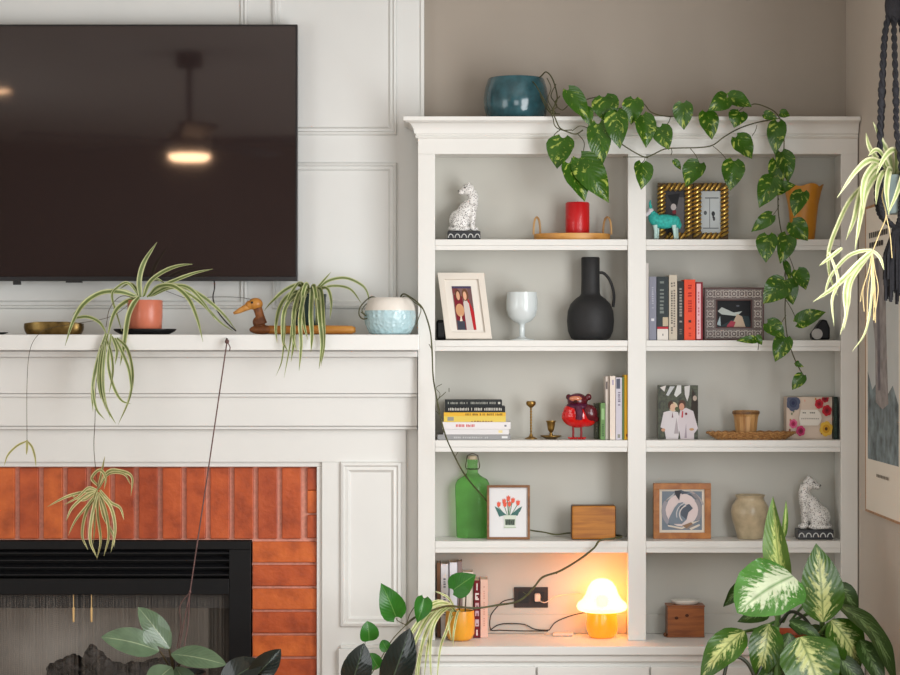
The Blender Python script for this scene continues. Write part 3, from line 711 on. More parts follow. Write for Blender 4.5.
book_up(684.2, 695.4, 279.5, 2, (232, 78, 44), 'bright orange book in the middle shelf row', G2, marks=[('txt', 0.35, 0.38, 0.68, 0.93, 13, (182, 40, 24)), ('band', 0.38, 0.29, 0.62, 0.33, (60, 36, 36)), ('txt', 0.4, 0.06, 0.62, 0.22, 4, (190, 56, 30))])
book_up(695.8, 702.8, 282, 2, (132, 26, 40), 'dark red book with a pale pink spine strip beside the carved frame', G2, marks=[('band', 0.12, 0.02, 0.72, 0.97, (232, 186, 192)), ('txt', 0.3, 0.1, 0.5, 0.85, 14, (200, 120, 130))])
G3 = 'books standing behind the red bird'
book_up(594.8, 598.4, 403.5, 3, (96, 100, 86), 'short grey-green book nearest to the red bird ornament', G3, yf=-0.122, depth=0.06, marks=[('txt', 0.3, 0.2, 0.7, 0.9, 9, (140, 144, 128))])
book_up(600.6, 605.2, 403, 3, (104, 140, 84), 'short leaf-green book in front of the pale books', G3, yf=-0.20, marks=[('band', 0.2, 0.55, 0.8, 0.85, (150, 186, 130)), ('txt', 0.3, 0.1, 0.7, 0.5, 8, (70, 100, 60))])
book_up(605.5, 609.0, 376.5, 3, (206, 196, 186), 'tall pale beige book with a dark mark near its top', G3, yf=-0.185, marks=[('band', 0.1, 0.80, 0.6, 0.92, (100, 92, 90))])
book_up(609.9, 615.4, 376, 3, (226, 214, 202), 'tall cream book with a small lilac mark at the top of its spine', G3, marks=[('band', 0.4, 0.86, 0.7, 0.94, (170, 160, 180))])
book_up(615.8, 622, 377.5, 3, (200, 196, 206), 'tall lilac-white book with a dark printed top', G3, marks=[('band', 0.1, 0.82, 0.7, 0.98, (84, 88, 104)), ('txt', 0.35, 0.55, 0.75, 0.78, 8, (120, 112, 130)), ('band', 0.3, 0.03, 0.7, 0.09, (140, 140, 130))])
book_up(622.3, 624.2, 377, 3, (88, 112, 66), 'thin dark green book beside the yellow book', G3)
book_up(624.5, 629.5, 375, 3, (232, 180, 40), 'tall yellow book at the end of its row by the upright', G3, marks=[('band', 0.3, 0.05, 0.7, 0.09, (150, 70, 30))])
def book_flat(x0, x1, y1, y0, cover, label, yf, depth=0.115, marks=(), zprev=None):
    a, b = xx(x0, yf), xx(x1, yf); z0 = zprev; z1 = zprev+(y0-y1)*sc(yf); th = min(0.0022, (z1-z0)*0.16)
    t = thing('book', label, 'book', ((a+b)/2, yf+depth/2, z0), 'stack of lying books')
    g = MB(); g.box(a, b, yf, yf+th, z0, z1); g.box(a, b, yf+th, yf+depth, z0, z0+th); g.box(a, b, yf+th, yf+depth, z1-th, z1)
    c = g.build('cover', flat(cover, 0.45), t, bevel=0.0006)
    MB().box(a+0.003, b-0.003, yf+th+0.0001, yf+depth-0.004, z0+th+0.0001, z1-th-0.0001).build('pages', PAPER, t)
    if marks: spine(c, 'h', a, b, z0, z1, yf, marks)
    return z1+0.0003
z = SH[3]+EPS
z = book_flat(437.5, 510.5, 434.8, 440.0, (150, 150, 150), 'grey book at the bottom of the lying stack', -0.20, marks=[('txt', 0.2, 0.3, 0.7, 0.6, 20, (186, 186, 186)), ('band', 0.88, 0.3, 0.96, 0.7, (220, 220, 220))], zprev=z)
z = book_flat(443.5, 509.0, 429.2, 434.6, (222, 220, 220), 'plain white book second from the bottom of the stack', -0.20, marks=[('band', 0.84, 0.3, 0.9, 0.8, (232, 216, 160))], zprev=z)
z = book_flat(442.3, 510.6, 422.2, 429.2, (228, 224, 224), 'white book with red lettering in the lying stack', -0.202, marks=[('txt', 0.20, 0.3, 0.48, 0.68, 13, (206, 60, 56)), ('band', 0.91, 0.35, 0.94, 0.6, (120, 120, 130))], zprev=z)
z = book_flat(443.8, 505.8, 412.3, 421.8, (222, 196, 92), 'mustard yellow book in the lying stack', -0.198, marks=[('band', 0, 0.62, 1, 1, (226, 178, 60)), ('txt', 0.35, 0.68, 0.95, 0.9, 26, (120, 96, 40)), ('band', 0.06, 0.12, 0.16, 0.52, (150, 150, 140)), ('txt', 0.4, 0.02, 0.8, 0.12, 9, (140, 80, 40))], zprev=z)
z = book_flat(445.0, 505.2, 406.2, 412.2, (34, 36, 36), 'black book with white capitals below the topmost book', -0.197, marks=[('txt', 0.03, 0.3, 0.95, 0.75, 34, (196, 194, 184))], zprev=z)
z = book_flat(445.0, 502.0, 400.0, 406.2, (34, 38, 38), 'topmost black book of the lying stack', -0.196, marks=[('txt', 0.05, 0.35, 0.9, 0.7, 36, (150, 152, 144)), ('band', 0.93, 0.35, 0.97, 0.7, (190, 190, 180))], zprev=z)
G5 = 'books behind the yellow plant pot'
Yb = -0.155
book_up(437.0, 440.4, 563, 5, (120, 84, 60), 'thin brown book at the far left of the lowest compartment', G5, yf=Yb, depth=0.085)
book_up(440.9, 448.2, 564, 5, (226, 224, 228), 'white book with grey lettering, left of its pair', G5, yf=Yb, depth=0.085, marks=[('txt', 0.35, 0.3, 0.65, 0.85, 16, (110, 110, 120))])
book_up(448.7, 457.2, 562.5, 5, (232, 230, 236), 'white book with a plain bluish spine, second of the pair', G5, yf=Yb, depth=0.085, marks=[('band', 0.02, 0.0, 0.12, 1.0, (90, 84, 90))])
book_up(457.7, 462.0, 561.5, 5, (142, 120, 116), 'thin mauve-brown book standing behind the philodendron leaf', G5, yf=Yb, depth=0.085)
book_up(462.5, 473.2, 572, 5, (226, 214, 200), 'cream book behind the stems of the yellow pot', G5, yf=Yb, depth=0.085)
# maroon book with large white capitals
yf = -0.165
book_up(474.0, 480.0, 580.5, 5, (112, 24, 34), 'maroon book with large white capitals on its spine', G5, yf=yf, depth=0.095, marks=[('band', 0.40, 0.83, 0.60, 0.95, (240, 226, 220)),
    ('band', 0.2, 0.66, 0.82, 0.78, (240, 226, 220)), ('band', 0.38, 0.69, 0.82, 0.75, (112, 24, 34)), ('band', 0.38, 0.695, 0.62, 0.72, (240, 226, 220)),
    ('band', 0.2, 0.51, 0.82, 0.61, (206, 176, 180)), ('band', 0.4, 0.53, 0.6, 0.565, (112, 24, 34)), ('band', 0.2, 0.38, 0.82, 0.47, (206, 176, 190)), ('band', 0.4, 0.38, 0.6, 0.43, (112, 24, 34)), ('band', 0.2, 0.2, 0.82, 0.32, (206, 190, 200)), ('band', 0.4, 0.22, 0.6, 0.25, (112, 24, 34)), ('band', 0.36, 0.04, 0.62, 0.14, (236, 220, 214))])
book_up(480.5, 487.8, 579.5, 5, (238, 196, 178), 'peach pink book to the right of the maroon book', G5, yf=yf, depth=0.095, marks=[('txt', 0.4, 0.2, 0.6, 0.9, 18, (214, 160, 140))])
# ---- gold rope frame and turquoise goat
GOLD = mat('antique_gold', (222, 186, 104), 0.3, metal=1.0, var=0.25, vscale=50)
Y = -0.105; z0 = SH[1]+EPS; z1 = zz(183, Y); x0, x1 = xx(657.5, Y), xx(728.5, Y); xm = (x0+x1)/2
t = thing('double_picture_frame', 'gold twisted-rope double photo frame behind the turquoise goat', 'photo frame', (xm, Y, z0))
g = MB(); wd = 0.026
def rope(a, b, w):
    a, b = Vector(a), Vector(b); L = (b-a).length; n = int(L/0.0135); d = (b-a)/n
    side = Vector((0, -1, 0)).cross(d.normalized())*(-1 if abs(d.z) > abs(d.x) else 1)
    for i in range(n):
        c = a+d*(i+0.5)
        g.tube([c-side*w*0.46-d*0.55+Vector((0, 0.001, 0)), c-side*w*0.2-d*0.25+Vector((0, -0.004, 0)), c+side*w*0.2+d*0.25+Vector((0, -0.004, 0)), c+side*w*0.46+d*0.55+Vector((0, 0.001, 0))], [0.0035, 0.0052, 0.0052, 0.0035], 8)
for a, b in ((x0, xm-0.001), (xm+0.001, x1)):
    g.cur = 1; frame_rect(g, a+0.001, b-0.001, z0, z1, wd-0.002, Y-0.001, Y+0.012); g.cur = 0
    rope((a+wd/2, Y-0.001, z0+wd*0.55), (a+wd/2, Y-0.001, z1-wd*0.3), wd); rope((b-wd/2, Y-0.001, z0+wd*0.55), (b-wd/2, Y-0.001, z1-wd*0.3), wd)
    rope((a+wd, Y-0.001, z1-wd/2), (b-wd, Y-0.001, z1-wd/2), wd); rope((a+wd, Y-0.001, z0+wd/2+0.002), (b-wd, Y-0.001, z0+wd/2+0.002), wd*0.9)
g.build('rope_frame', [GOLD, mat('gold_dark_ground', (74, 54, 24), 0.5, metal=0.4)], t, smooth=True)  # rope strands lie on a dark brown ground
MB().box(x0+0.002, x1-0.002, Y+0.0122, Y+0.018, z0+0.001, z1-0.001).build('backing', BLACKM, t)
pw, ph = xm-x0-2*wd, z1-z0-2*wd
picture('photo', t, (x0+wd, Y+0.006, z0+wd), (pw, 0, 0), (0, 0, ph), [('r', 0.55, 0, 1, 0.85, (96, 92, 94)), ('p', [(0.1, 0.9), (0.75, 0.95), (0.6, 0.62), (0.4, 0.66)], (14, 14, 18)), ('e', 0.42, 0.62, 0.14, 0.08, (190, 180, 178)), ('e', 0.46, 0.5, 0.1, 0.05, (120, 30, 40)), ('p', [(0.1, 0), (0.7, 0), (0.55, 0.45), (0.3, 0.45)], (40, 38, 42))], (52, 50, 54))
o = picture('photo', t, (xm+wd+0.001, Y+0.006, z0+wd), (pw, 0, 0), (0, 0, ph), [('r', 0.42, 0.1, 0.46, 0.85, (130, 136, 138)), ('r', 0.1, 0.1, 0.9, 0.13, (130, 136, 138)), ('r', 0.2, 0.82, 0.9, 0.85, (120, 126, 128)), ('e', 0.62, 0.46, 0.09, 0.06, (50, 52, 54)), ('e', 0.66, 0.34, 0.06, 0.05, (66, 66, 68)), ('e', 0.22, 0.48, 0.08, 0.05, (90, 94, 96)), ('r', 0.58, 0.36, 0.66, 0.46, (60, 62, 64))], (196, 202, 204))
# goat
Y = -0.165; TURQ = mat('turquoise_fur', (52, 178, 168), 0.6, var=0.3, vscale=120, bump=0.8, bscale=300); PALE = mat('goat_white', (222, 216, 220), 0.5)
b0 = Vector((xx(664, Y), Y, z0)); k = sc(Y); t = thing('goat_figurine', 'small turquoise goat figurine with a white face before the gold frame', 'figurine', b0)
def V(px, py, dy=0): 
    p = P(px, py, Y+dy); return p
g = MB(); g.ell(V(664.5, 221.5), (14.5*k, 6*k, 7.2*k)); g.ell(V(654.5, 219), (6*k, 5*k, 7.5*k), M=Matrix.Rotation(-0.5, 3, 'Y')); g.ell(V(675, 222), (5.5*k, 5.5*k, 6.5*k))
g.tube([V(655, 218), V(651.5, 212)], [4.2*k, 3.2*k], 10); g.tube([V(678, 219), V(680.3, 225), V(679.5, 229)], [1.8*k, 1.6*k, 0.8*k], 8)
body = organic('body', g, TURQ, t, voxel=0.0014, it=3)
for px in (655, 674):
    for dy, off in ((-0.010, 0), (0.010, 2)):
        MB().tube([V(px+off, 225, dy), V(px+off+0.6, 231, dy), V(px+off+(0.4 if px < 660 else 1.4), 238.6, dy)], [2.6*k, 1.7*k, 1.5*k], 8).build('leg', mat('goat_leg', (196, 226, 220), 0.55), t, smooth=True)
g = MB(); g.ell(V(650.5, 211.5), (3.4*k, 3.2*k, 4*k)); g.tube([V(650.5, 212), V(647, 214), V(646, 216.2)], [3*k, 2.2*k, 1.5*k], 10); hd = organic('head', g, PALE, t, voxel=0.0012, it=3)
for dy in (-0.004, 0.004): MB().tube(spline([V(651, 208.5, dy), V(650, 204, dy*1.3), V(650.4, 200.3, dy*1.8)], 5), [1.5*k]*4+[1.2*k]*4+[0.7*k]*3, 8).build('horn', TURQ, hd, smooth=True)
# ---- amber fluted vase
Y = -0.12; b0 = baseloc(803, 1, Y); k = sc(Y); t = thing('vase', 'amber flared vase with a wavy rim on the top shelf', 'vase', b0)
AM = mat('amber_ceramic', (196, 130, 32), 0.35, spec=0.5, var=0.12, vscale=12)
g = MB(); seg = 64
pf = [(0, 0), (10.5, 0), (11.5, 2), (12.5, 10), (13.5, 22), (15, 36), (17.5, 48), (19.6, 55), (18.8, 55.2), (16.5, 47), (13.5, 34), (11.5, 14), (0, 10)]
for j, (r, z) in enumerate(pf):
    for i in range(seg):
        a = 2*PI*i/seg; q = (z/55)**2; w = 1+0.07*q*math.sin(5*a+1); zz_ = z+1.3*q*math.sin(5*a+1.5)
        g.v.append(b0+Vector((r*w*k*math.cos(a), r*w*k*math.sin(a)*0.8, zz_*k)))
for j in range(len(pf)-1):
    for i in range(seg): g.face((j*seg+i, j*seg+(i+1) % seg, (j+1)*seg+(i+1) % seg, (j+1)*seg+i))
g.build('body', AM, t, smooth=True, rounded=60)
# ---- carved frame on the second shelf
Y = -0.13; z0 = SH[2]+EPS; z1 = zz(287.5, Y); x0, x1 = xx(704, Y), xx(764, Y); k = sc(Y)
t = thing('picture_frame', 'wide carved grey frame with a dark landscape photo next to the books', 'photo frame', ((x0+x1)/2, Y, z0))
CV = mat('carved_pewter', (118, 106, 102), 0.5, var=0.1, vscale=80); CVD = flat((96, 70, 68)); CVL = flat((204, 196, 190))
g = MB(); frame_rect(g, x0, x1, z0, z1, 13*k, Y, Y+0.014); g.cur = 1
frame_rect(g, x0, x1, z0, z1, 1.2*k, Y-0.002, Y-0.0001); frame_rect(g, x0+12*k, x1-12*k, z0+12*k, z1-12*k, 1.2*k, Y-0.003, Y-0.0001)
g.build('frame', [CV, CVD], t, bevel=0.0008)
g = MB()
def rosette(x, z):
    g.cur = 0; pts = [(x+2.9*k*math.cos(a), Y-0.002, z+2.9*k*math.sin(a)) for a in [2*PI*i/16 for i in range(17)]]; g.tube(pts, 0.55*k, 6); g.ell((x, Y-0.001, z), (1.2*k, 0.6*k, 1.2*k), 8, 6)
    for i in range(4):
        a = PI/4+PI/2*i; g.ell((x+4.3*k*math.cos(a), Y-0.0008, z+4.3*k*math.sin(a)), (0.9*k, 0.5*k, 0.9*k), 6, 4)
nx = 7; 
for i in range(nx):
    xc = x0+6.2*k+(x1-x0-12.4*k)*i/(nx-1); rosette(xc, z0+6.3*k); rosette(xc, z1-6.3*k)
for i in range(1, 4):
    zc = z0+6.3*k+(z1-z0-12.6*k)*i/4; rosette(x0+6.2*k, zc); rosette(x1-6.2*k, zc)
g.build('carving', [CVL], bpy.data.objects[[c.name for c in t.children][0]], smooth=True)
MB().box(x0+0.002, x1-0.002, Y+0.0142, Y+0.018, z0+0.002, z1-0.002).build('backing', BLACKM, t)
easel(t, (x0+x1)/2, Y+0.019, z0, 0.12, BLACKM)
picture('photo', t, (x0+13*k, Y+0.008, z0+13*k), (x1-x0-26*k, 0, 0), (0, 0, z1-z0-26*k), [('p', [(0, 0.05), (0.2, 0.1), (0.7, 0.45), (0.95, 0.4), (1, 0.1), (1, 0), (0, 0)], (46, 62, 66)), ('p', [(0.03, 0.6), (0.15, 0.75), (0.5, 0.55), (0.75, 0.6), (0.6, 0.42), (0.15, 0.48)], (196, 204, 200)), ('p', [(0.45, 0.1), (0.6, 0.5), (0.75, 0.4), (0.85, 0), (0.45, 0)], (206, 184, 160)), ('p', [(0.3, 0.06), (0.42, 0.24), (0.56, 0.2), (0.5, 0), (0.3, 0)], (176, 66, 84)), ('p', [(0, 0.1), (0.1, 0.42), (0.12, 0.05)], (180, 200, 206)), ('e', 0.62, 0.8, 0.05, 0.03, (96, 100, 110))], (22, 24, 28))
# ---- small round-sided clock
Y = -0.13; b0 = baseloc(820, 2, Y); k = sc(Y); t = thing('table_clock', 'small black rounded clock with a grey round face', 'clock', b0)
g = MB(); o = len(g.v)
pts = [(811, 334), (811.5, 339.7), (829, 339.7), (829.2, 328), (826, 320.5), (821.5, 319), (817, 325)]
g.prism([(P(a, b, Y).x, max(b0.z, P(a, b, Y).z)) for a, b in pts], 'y', Y-0.02, Y+0.03); g.build('case', SATINB, t, bevel=0.006, bseg=3)
c = P(817, 334, Y-0.0206); MB().tube([c, c+Vector((0, -0.004, 0))], 5.4*k, 24).build('face', flat((176, 172, 168)), t, smooth=True)
# ---- candlesticks
OB = mat('old_brass', (150, 118, 62), 0.35, metal=0.9, var=0.2, vscale=60)
Y = -0.13; k = sc(Y); b0 = baseloc(531, 3); t = thing('candlestick', 'tall slender brass candlestick with a twisted stem', 'candlestick', b0, 'brass candlesticks')
MB().lathe(b0, [(0, 0), (6.2*k, 0), (6.2*k, 0.5*k), (4*k, 1.6*k), (2*k, 2.6*k), (1.3*k, 5*k), (0, 5*k)], 32).build('foot', OB, t, smooth=True)
MB().tube([b0+Vector((0, 0, (4+i*0.5)*k)) for i in range(55)], 0.9*k, 10, rfun=lambda u: (1.0+0.22*math.sin(u*60))*k).build('stem', OB, t, smooth=True)
MB().lathe(b0+Vector((0, 0, 31*k)), [(0, 0), (1.4*k, 0.2*k), (4.6*k, 3*k), (5.0*k, 5*k), (4.2*k, 6.8*k), (3.6*k, 6.6*k), (4.0*k, 5*k), (3*k, 3.4*k), (0, 3*k)], 28).build('cup', OB, t, smooth=True)
b0 = baseloc(551, 3); t = thing('candlestick', 'low brass chamberstick with a wide saucer foot', 'candlestick', b0, 'brass candlesticks')
MB().lathe(b0, [(0, 0), (5*k, 0), (10.5*k, 2.6*k), (10.6*k, 3.4*k), (5*k, 1.6*k), (2.4*k, 2.4*k), (1.6*k, 5*k), (0, 5*k)], 40).build('saucer', OB, t, smooth=True)
MB().lathe(b0+Vector((0, 0, 4.6*k)), [(0, 0), (1.5*k, 0), (1.2*k, 1.6*k), (3.2*k, 4.4*k), (3.6*k, 7.5*k), (4.4*k, 12.2*k), (5.2*k, 13*k), (5.2*k, 13.6*k), (3.8*k, 13.2*k), (3*k, 7*k), (0, 6*k)], 28).build('cup', OB, t, smooth=True)
# ---- red bird ornament with flying cap and scarf
Y = -0.168; k = sc(Y); b0 = baseloc(578, 3, Y); t = thing('bird_ornament', 'glossy red bird ornament in aviator goggles and dark scarf', 'ornament', b0)
REDG = mat('red_lacquer', (204, 14, 18), 0.12, spec=0.6, coat=0.6); MAR = mat('maroon_lacquer', (86, 16, 28), 0.25, coat=0.3); PLUM = mat('plum_scarf', (78, 14, 48), 0.45)
def V(px, py, dy=0): return P(px, py, Y+dy)
g = MB(); g.ell(V(578, 416), (16.8*k, 11.5*k, 12*k)); g.ell(V(575, 411), (12*k, 11*k, 9*k)); g.ell(V(586, 418), (11*k, 9*k, 9*k))
organic('body', g, REDG, t, voxel=0.0018, it=6)
g = MB(); g.ell(V(589, 413, -0.016), (8.5*k, 6*k, 9*k), M=Matrix.Rotation(-0.7, 3, 'Y')); g.ell(V(594, 418, -0.008), (5.5*k, 5*k, 4*k), M=Matrix.Rotation(0.6, 3, 'Y')); organic('wing', g, MAR, t, voxel=0.0016, it=5)
g = MB(); g.ell(V(577.5, 401), (10.2*k, 9.5*k, 8*k)); g.ell(V(568.6, 397), (2.8*k, 3*k, 3*k)); g.ell(V(588.5, 397), (3.2*k, 3.2*k, 3.4*k)); hd = organic('head', g, MAR, t, voxel=0.0016, it=3)
g = MB(); g.ell(V(575.5, 398.6, -7.4*k), (6.6*k, 3.2*k, 3.1*k), 20, 12)
g.build('goggles', mat('goggle_lens', (196, 122, 92), 0.12, coat=0.5), hd, smooth=True)
g = MB(); g.tube([V(575.5, 398.6, -8.6*k)+Vector((7*k*math.cos(a), abs(math.cos(a))**2*2.2*k, 3.5*k*math.sin(a))) for a in [2*PI*i/24 for i in range(25)]], 0.8*k, 6); g.build('goggle_rim', PLUM, hd, smooth=True)
MB().tube([V(575.5, 401.5, -9*k), V(574.5, 403, -12.5*k)], [2.2*k, 0.3*k], 10).build('beak', mat('beak_dark', (60, 24, 20), 0.4), hd, smooth=True)
g = MB(); g.lathe(V(577.5, 406.5), [(9.4*k, -3*k), (11.6*k, -1.4*k), (11.8*k, 1*k), (9.8*k, 3*k)], 32, sy=0.95, close=True)
g.tube(spline([V(578, 407, -11*k), V(579.4, 413, -12.6*k), V(579, 419.5, -12*k)], 5), 3*k, 8, rfun=lambda u: (3.6-0.4*u)*k); g.build('scarf', PLUM, t, smooth=True)
for px in (573, 581):
    MB().tube([V(px, 425), V(px+0.3, 432), V(px, 437.6)], 1.15*k, 8).build('leg', mat('dark_red_leg', (130, 16, 20), 0.35), t, smooth=True)
    f = MB(); z = b0.z+1.5*k
    for a in (-0.5, 0, 0.5): f.tube([Vector((V(px, 0).x, Y, z)), Vector((V(px, 0).x+math.sin(a)*6*k, Y-math.cos(a)*6*k, z-0.6*k))], [1.2*k, 0.7*k], 8)
    f.tube([Vector((V(px-5, 0).x, Y, z)), Vector((V(px+5, 0).x, Y, z))], 0.8*k, 8)
    f.build('foot', REDG, t, smooth=True)
# ---- right bay, third shelf: wedding print, woven tray, wooden cup, floral box, green book
Y = -0.14; z0 = SH[3]+EPS; x0, x1 = xx(658, Y), xx(698, Y); z1 = zz(385.3, Y)
t = thing('photo_block', 'unframed wedding photo block of two people in white suits', 'photo block', ((x0+x1)/2, Y, z0))
MB().box(x0, x1, Y, Y+0.016, z0, z1).build('block', flat((60, 56, 50)), t, bevel=0.0008)
LEAFY = mat('photo_foliage', (62, 66, 48), 0.5, var=0.75, vscale=110)
W1, W2 = (214, 208, 210), (196, 190, 196)
picture('print', t, (x0, Y-0.0006, z0), (x1-x0, 0, 0), (0, 0, z1-z0), [
 ('p', [(0.05, 0.96), (0.2, 1), (0.16, 0.88)], (220, 214, 210)), ('p', [(0.2, 0.82), (0.3, 0.98), (0.42, 0.98), (0.26, 0.8)], (196, 198, 200)), ('p', [(0.4, 0.82), (0.48, 1), (0.58, 1), (0.58, 0.86), (0.46, 0.78)], (212, 212, 210)), ('p', [(0.66, 0.98), (0.8, 1), (0.78, 0.82), (0.73, 0.7), (0.67, 0.82)], (206, 204, 202)), ('p', [(0.82, 0.5), (1, 0.3), (1, 0.7), (0.86, 0.95)], (48, 40, 32)), ('e', 0.92, 0.76, 0.05, 0.05, (180, 164, 150)),
 ('p', [(0.06, 0.22), (0.14, 0.5), (0.3, 0.53), (0.5, 0.5), (0.56, 0.3), (0.5, 0), (0.2, 0), (0.16, 0.18)], W1), ('p', [(0.5, 0.35), (0.56, 0.55), (0.7, 0.58), (0.88, 0.52), (0.96, 0.3), (1.0, 0.2), (0.9, 0.1), (0.9, 0), (0.56, 0)], (208, 198, 202)),
 ('p', [(0.4, 0.1), (0.46, 0.4), (0.52, 0.1)], (170, 160, 164)), ('p', [(0.66, 0.02), (0.7, 0.3), (0.72, 0.02)], (160, 146, 156)), ('e', 0.38, 0.60, 0.11, 0.09, (206, 190, 160)), ('e', 0.32, 0.63, 0.07, 0.08, (70, 46, 34)), ('e', 0.37, 0.59, 0.07, 0.07, (212, 176, 150)), ('e', 0.6, 0.64, 0.09, 0.09, (80, 54, 42)), ('e', 0.59, 0.6, 0.065, 0.07, (202, 148, 124)), ('e', 0.47, 0.56, 0.05, 0.04, (80, 90, 60)), ('p', [(0.58, 0.4), (0.6, 0.52), (0.63, 0.52), (0.62, 0.4)], (190, 60, 70)), ('p', [(0.34, 0.4), (0.36, 0.5), (0.38, 0.4)], (120, 80, 90)), ('e', 0.70, 0.47, 0.03, 0.025, (120, 40, 46)),
 ('e', 0.13, 0.17, 0.05, 0.03, (200, 150, 120)), ('e', 0.84, 0.18, 0.06, 0.025, (190, 150, 110))], LEAFY)
WICK = wood('wicker', (130, 86, 44), (184, 138, 84), (40, 40, 40), 2, 0.6)
Y = -0.168; k = sc(Y); b0 = baseloc(751, 3, Y); t = thing('woven_tray', 'long oval woven tray under the small wooden cup', 'tray', b0)
g = MB(); 
MB().lathe(b0, [(0, 0), (35*k, 0), (35*k, 0.8*k), (0, 0.8*k)], 56, sy=0.36).build('tray_floor', WICK, t)
for j in range(5):
    a_, b_ = (36+2*j)*k, (36+2*j)*k*0.36; pts = [b0+Vector((a_*math.cos(2*PI*i/120), b_*math.sin(2*PI*i/120), (2.2+j*1.2)*k+0.5*k*math.sin(i*PI/2+j*PI))) for i in range(121)]
    g.tube(pts, 1.0*k, 6)
g.build('woven_rim', WICK, t, smooth=True)
b1 = Vector((xx(746, Y), Y, b0.z+0.8*k+0.0005)); t = thing('wooden_cup', 'carved tan wooden cup standing in the woven tray', 'cup', b1)
CUP = wood('striped_wood', (150, 104, 56), (206, 162, 106), (22, 22, 1.5), 1, 0.5)
MB().lathe(b1, [(0, 0), (9.2*k, 0), (10.2*k, 4*k), (11.2*k, 12*k), (12.2*k, 22*k), (13.2*k, 24*k), (13.2*k, 27.6*k), (12.2*k, 28*k), (11.2*k, 25*k), (10*k, 10*k), (0, 5*k)], 14).build('body', CUP, t, smooth=True, rounded=20)
MB().lathe(b1, [(13.3*k, 24.4*k), (13.7*k, 25*k), (13.7*k, 26.8*k), (13.3*k, 27.4*k)], 40, close=False).build('rim_band', wood('dark_rim', (96, 66, 38), (140, 100, 60), (20, 20, 20)), t, smooth=True)
Y = -0.125; x0, x1 = xx(786.5, Y), xx(832.2, Y); z1 = zz(397, Y); z0 = SH[3]+EPS
t = thing('keepsake_box', 'floral patterned card box with a cream label on its front', 'box', ((x0+x1)/2, Y+0.04, z0))
MB().box(x0, x1, Y, Y+0.06, z0, z1).build('carton', flat((206, 186, 170)), t, bevel=0.001)
sh = []
def bloom(cx, cy, r, c, c2, cc):
    for i in range(6): a = i*PI/3+0.3; sh.append(('e', cx+r*0.6*math.cos(a), cy+r*0.75*math.sin(a), r*0.55, r*0.7, c))
    sh.append(('e', cx, cy, r*0.62, r*0.8, c2)); sh.append(('e', cx, cy, r*0.25, r*0.32, cc))
for i in range(26):
    rr = random.random; sh.append(('e', rr(), rr(), 0.018, 0.03, random.choice([(120, 128, 96), (150, 60, 50), (90, 84, 70), (222, 170, 150), (190, 130, 60)])))
bloom(0.14, 0.86, 0.14, (84, 90, 112), (62, 70, 96), (40, 48, 80)); bloom(0.71, 0.84, 0.085, (196, 40, 56), (158, 16, 34), (110, 8, 24)); bloom(0.88, 0.68, 0.095, (190, 30, 44), (150, 14, 32), (100, 6, 20)); bloom(0.14, 0.36, 0.08, (214, 96, 136), (176, 36, 84), (130, 20, 60)); bloom(0.30, 0.19, 0.09, (196, 60, 110), (140, 16, 64), (96, 10, 40)); bloom(0.86, 0.24, 0.13, (222, 178, 66), (206, 148, 34), (84, 52, 20)); bloom(0.84, 0.97, 0.07, (170, 26, 44), (120, 12, 30), (90, 8, 20))
lab = [(0.29, 0.32), (0.68, 0.32), (0.73, 0.40), (0.76, 0.5), (0.73, 0.62), (0.66, 0.70), (0.3, 0.70), (0.26, 0.5)]
sh.append(('p', lab, (226, 218, 206)))
for x in (0.34, 0.38, 0.5, 0.54, 0.58): sh.append(('r', x, 0.61, x+0.03, 0.64, (110, 106, 96)))
for x in range(10): sh.append(('r', 0.31+x*0.04, 0.47, 0.335+x*0.04, 0.50, (170, 160, 150)))
picture('printed_front', t, (x0+0.0005, Y-0.0006, z0+0.0005), (x1-x0-0.001, 0, 0), (0, 0, z1-z0-0.001), sh, (216, 196, 178))
book_up(833.8, 837.8, 397, 3, (34, 48, 42), 'dark green book at the right end beside the floral box', None, yf=-0.15, depth=0.085, marks=[('txt', 0.4, 0.2, 0.6, 0.85, 14, (70, 90, 80))])
# ---- green swing-top bottle
Y = -0.094; k = sc(Y); b0 = baseloc(472.5, 4, Y); t = thing('swing_top_bottle', 'green glass flask bottle with swing-top wire behind the tulip print', 'bottle', b0)
GG = mat('green_glass', (168, 226, 150), 0.06, spec=0.6, trans=0.9, ior=1.15, var=0.10, vscale=25)
pf = [(0, 0), (15, 0), (16, 1.5), (16.6, 20), (17.4, 45), (17.2, 53), (15, 58), (8, 62), (5.4, 65), (5.0, 74), (5.4, 76), (5.4, 78), (4, 78)]
g = MB()
g.lathe(b0, [(a*k, z*k) for a, z in pf], 44, sy=0.62); g.build('glass', GG, t, smooth=True, rounded=70)
MB().lathe(b0+Vector((0, 0, 78.2*k)), [(0, 0), (4.6*k, 0), (5*k, 1*k), (4.2*k, 3.4*k), (1.5*k, 4.2*k), (0, 4.2*k)], 24).build('stopper', mat('porcelain_stopper', (206, 190, 160), 0.3), t, smooth=True)
WIRE = mat('bail_wire', (120, 110, 100), 0.35, metal=1)
g = MB()
for s in (-1, 1): g.tube(spline([b0+Vector((s*5.2*k, -0.002, 82*k)), b0+Vector((s*6.4*k, -0.006, 76*k)), b0+Vector((s*7*k, -0.004, 71*k)), b0+Vector((s*5.4*k, 0, 68*k))], 5), 0.5*k, 6)
g.tube([b0+Vector((5.6*k*math.cos(a), 3.8*k*math.sin(a), 68.5*k)) for a in [2*PI*i/24 for i in range(25)]], 0.5*k, 6)
g.tube(spline([b0+Vector((-5.2*k, -0.002, 82*k)), b0+Vector((0, -0.002, 84*k)), b0+Vector((5.2*k, -0.002, 82*k))], 6), 0.45*k, 6)
g.build('wire_bail', WIRE, t, smooth=True)
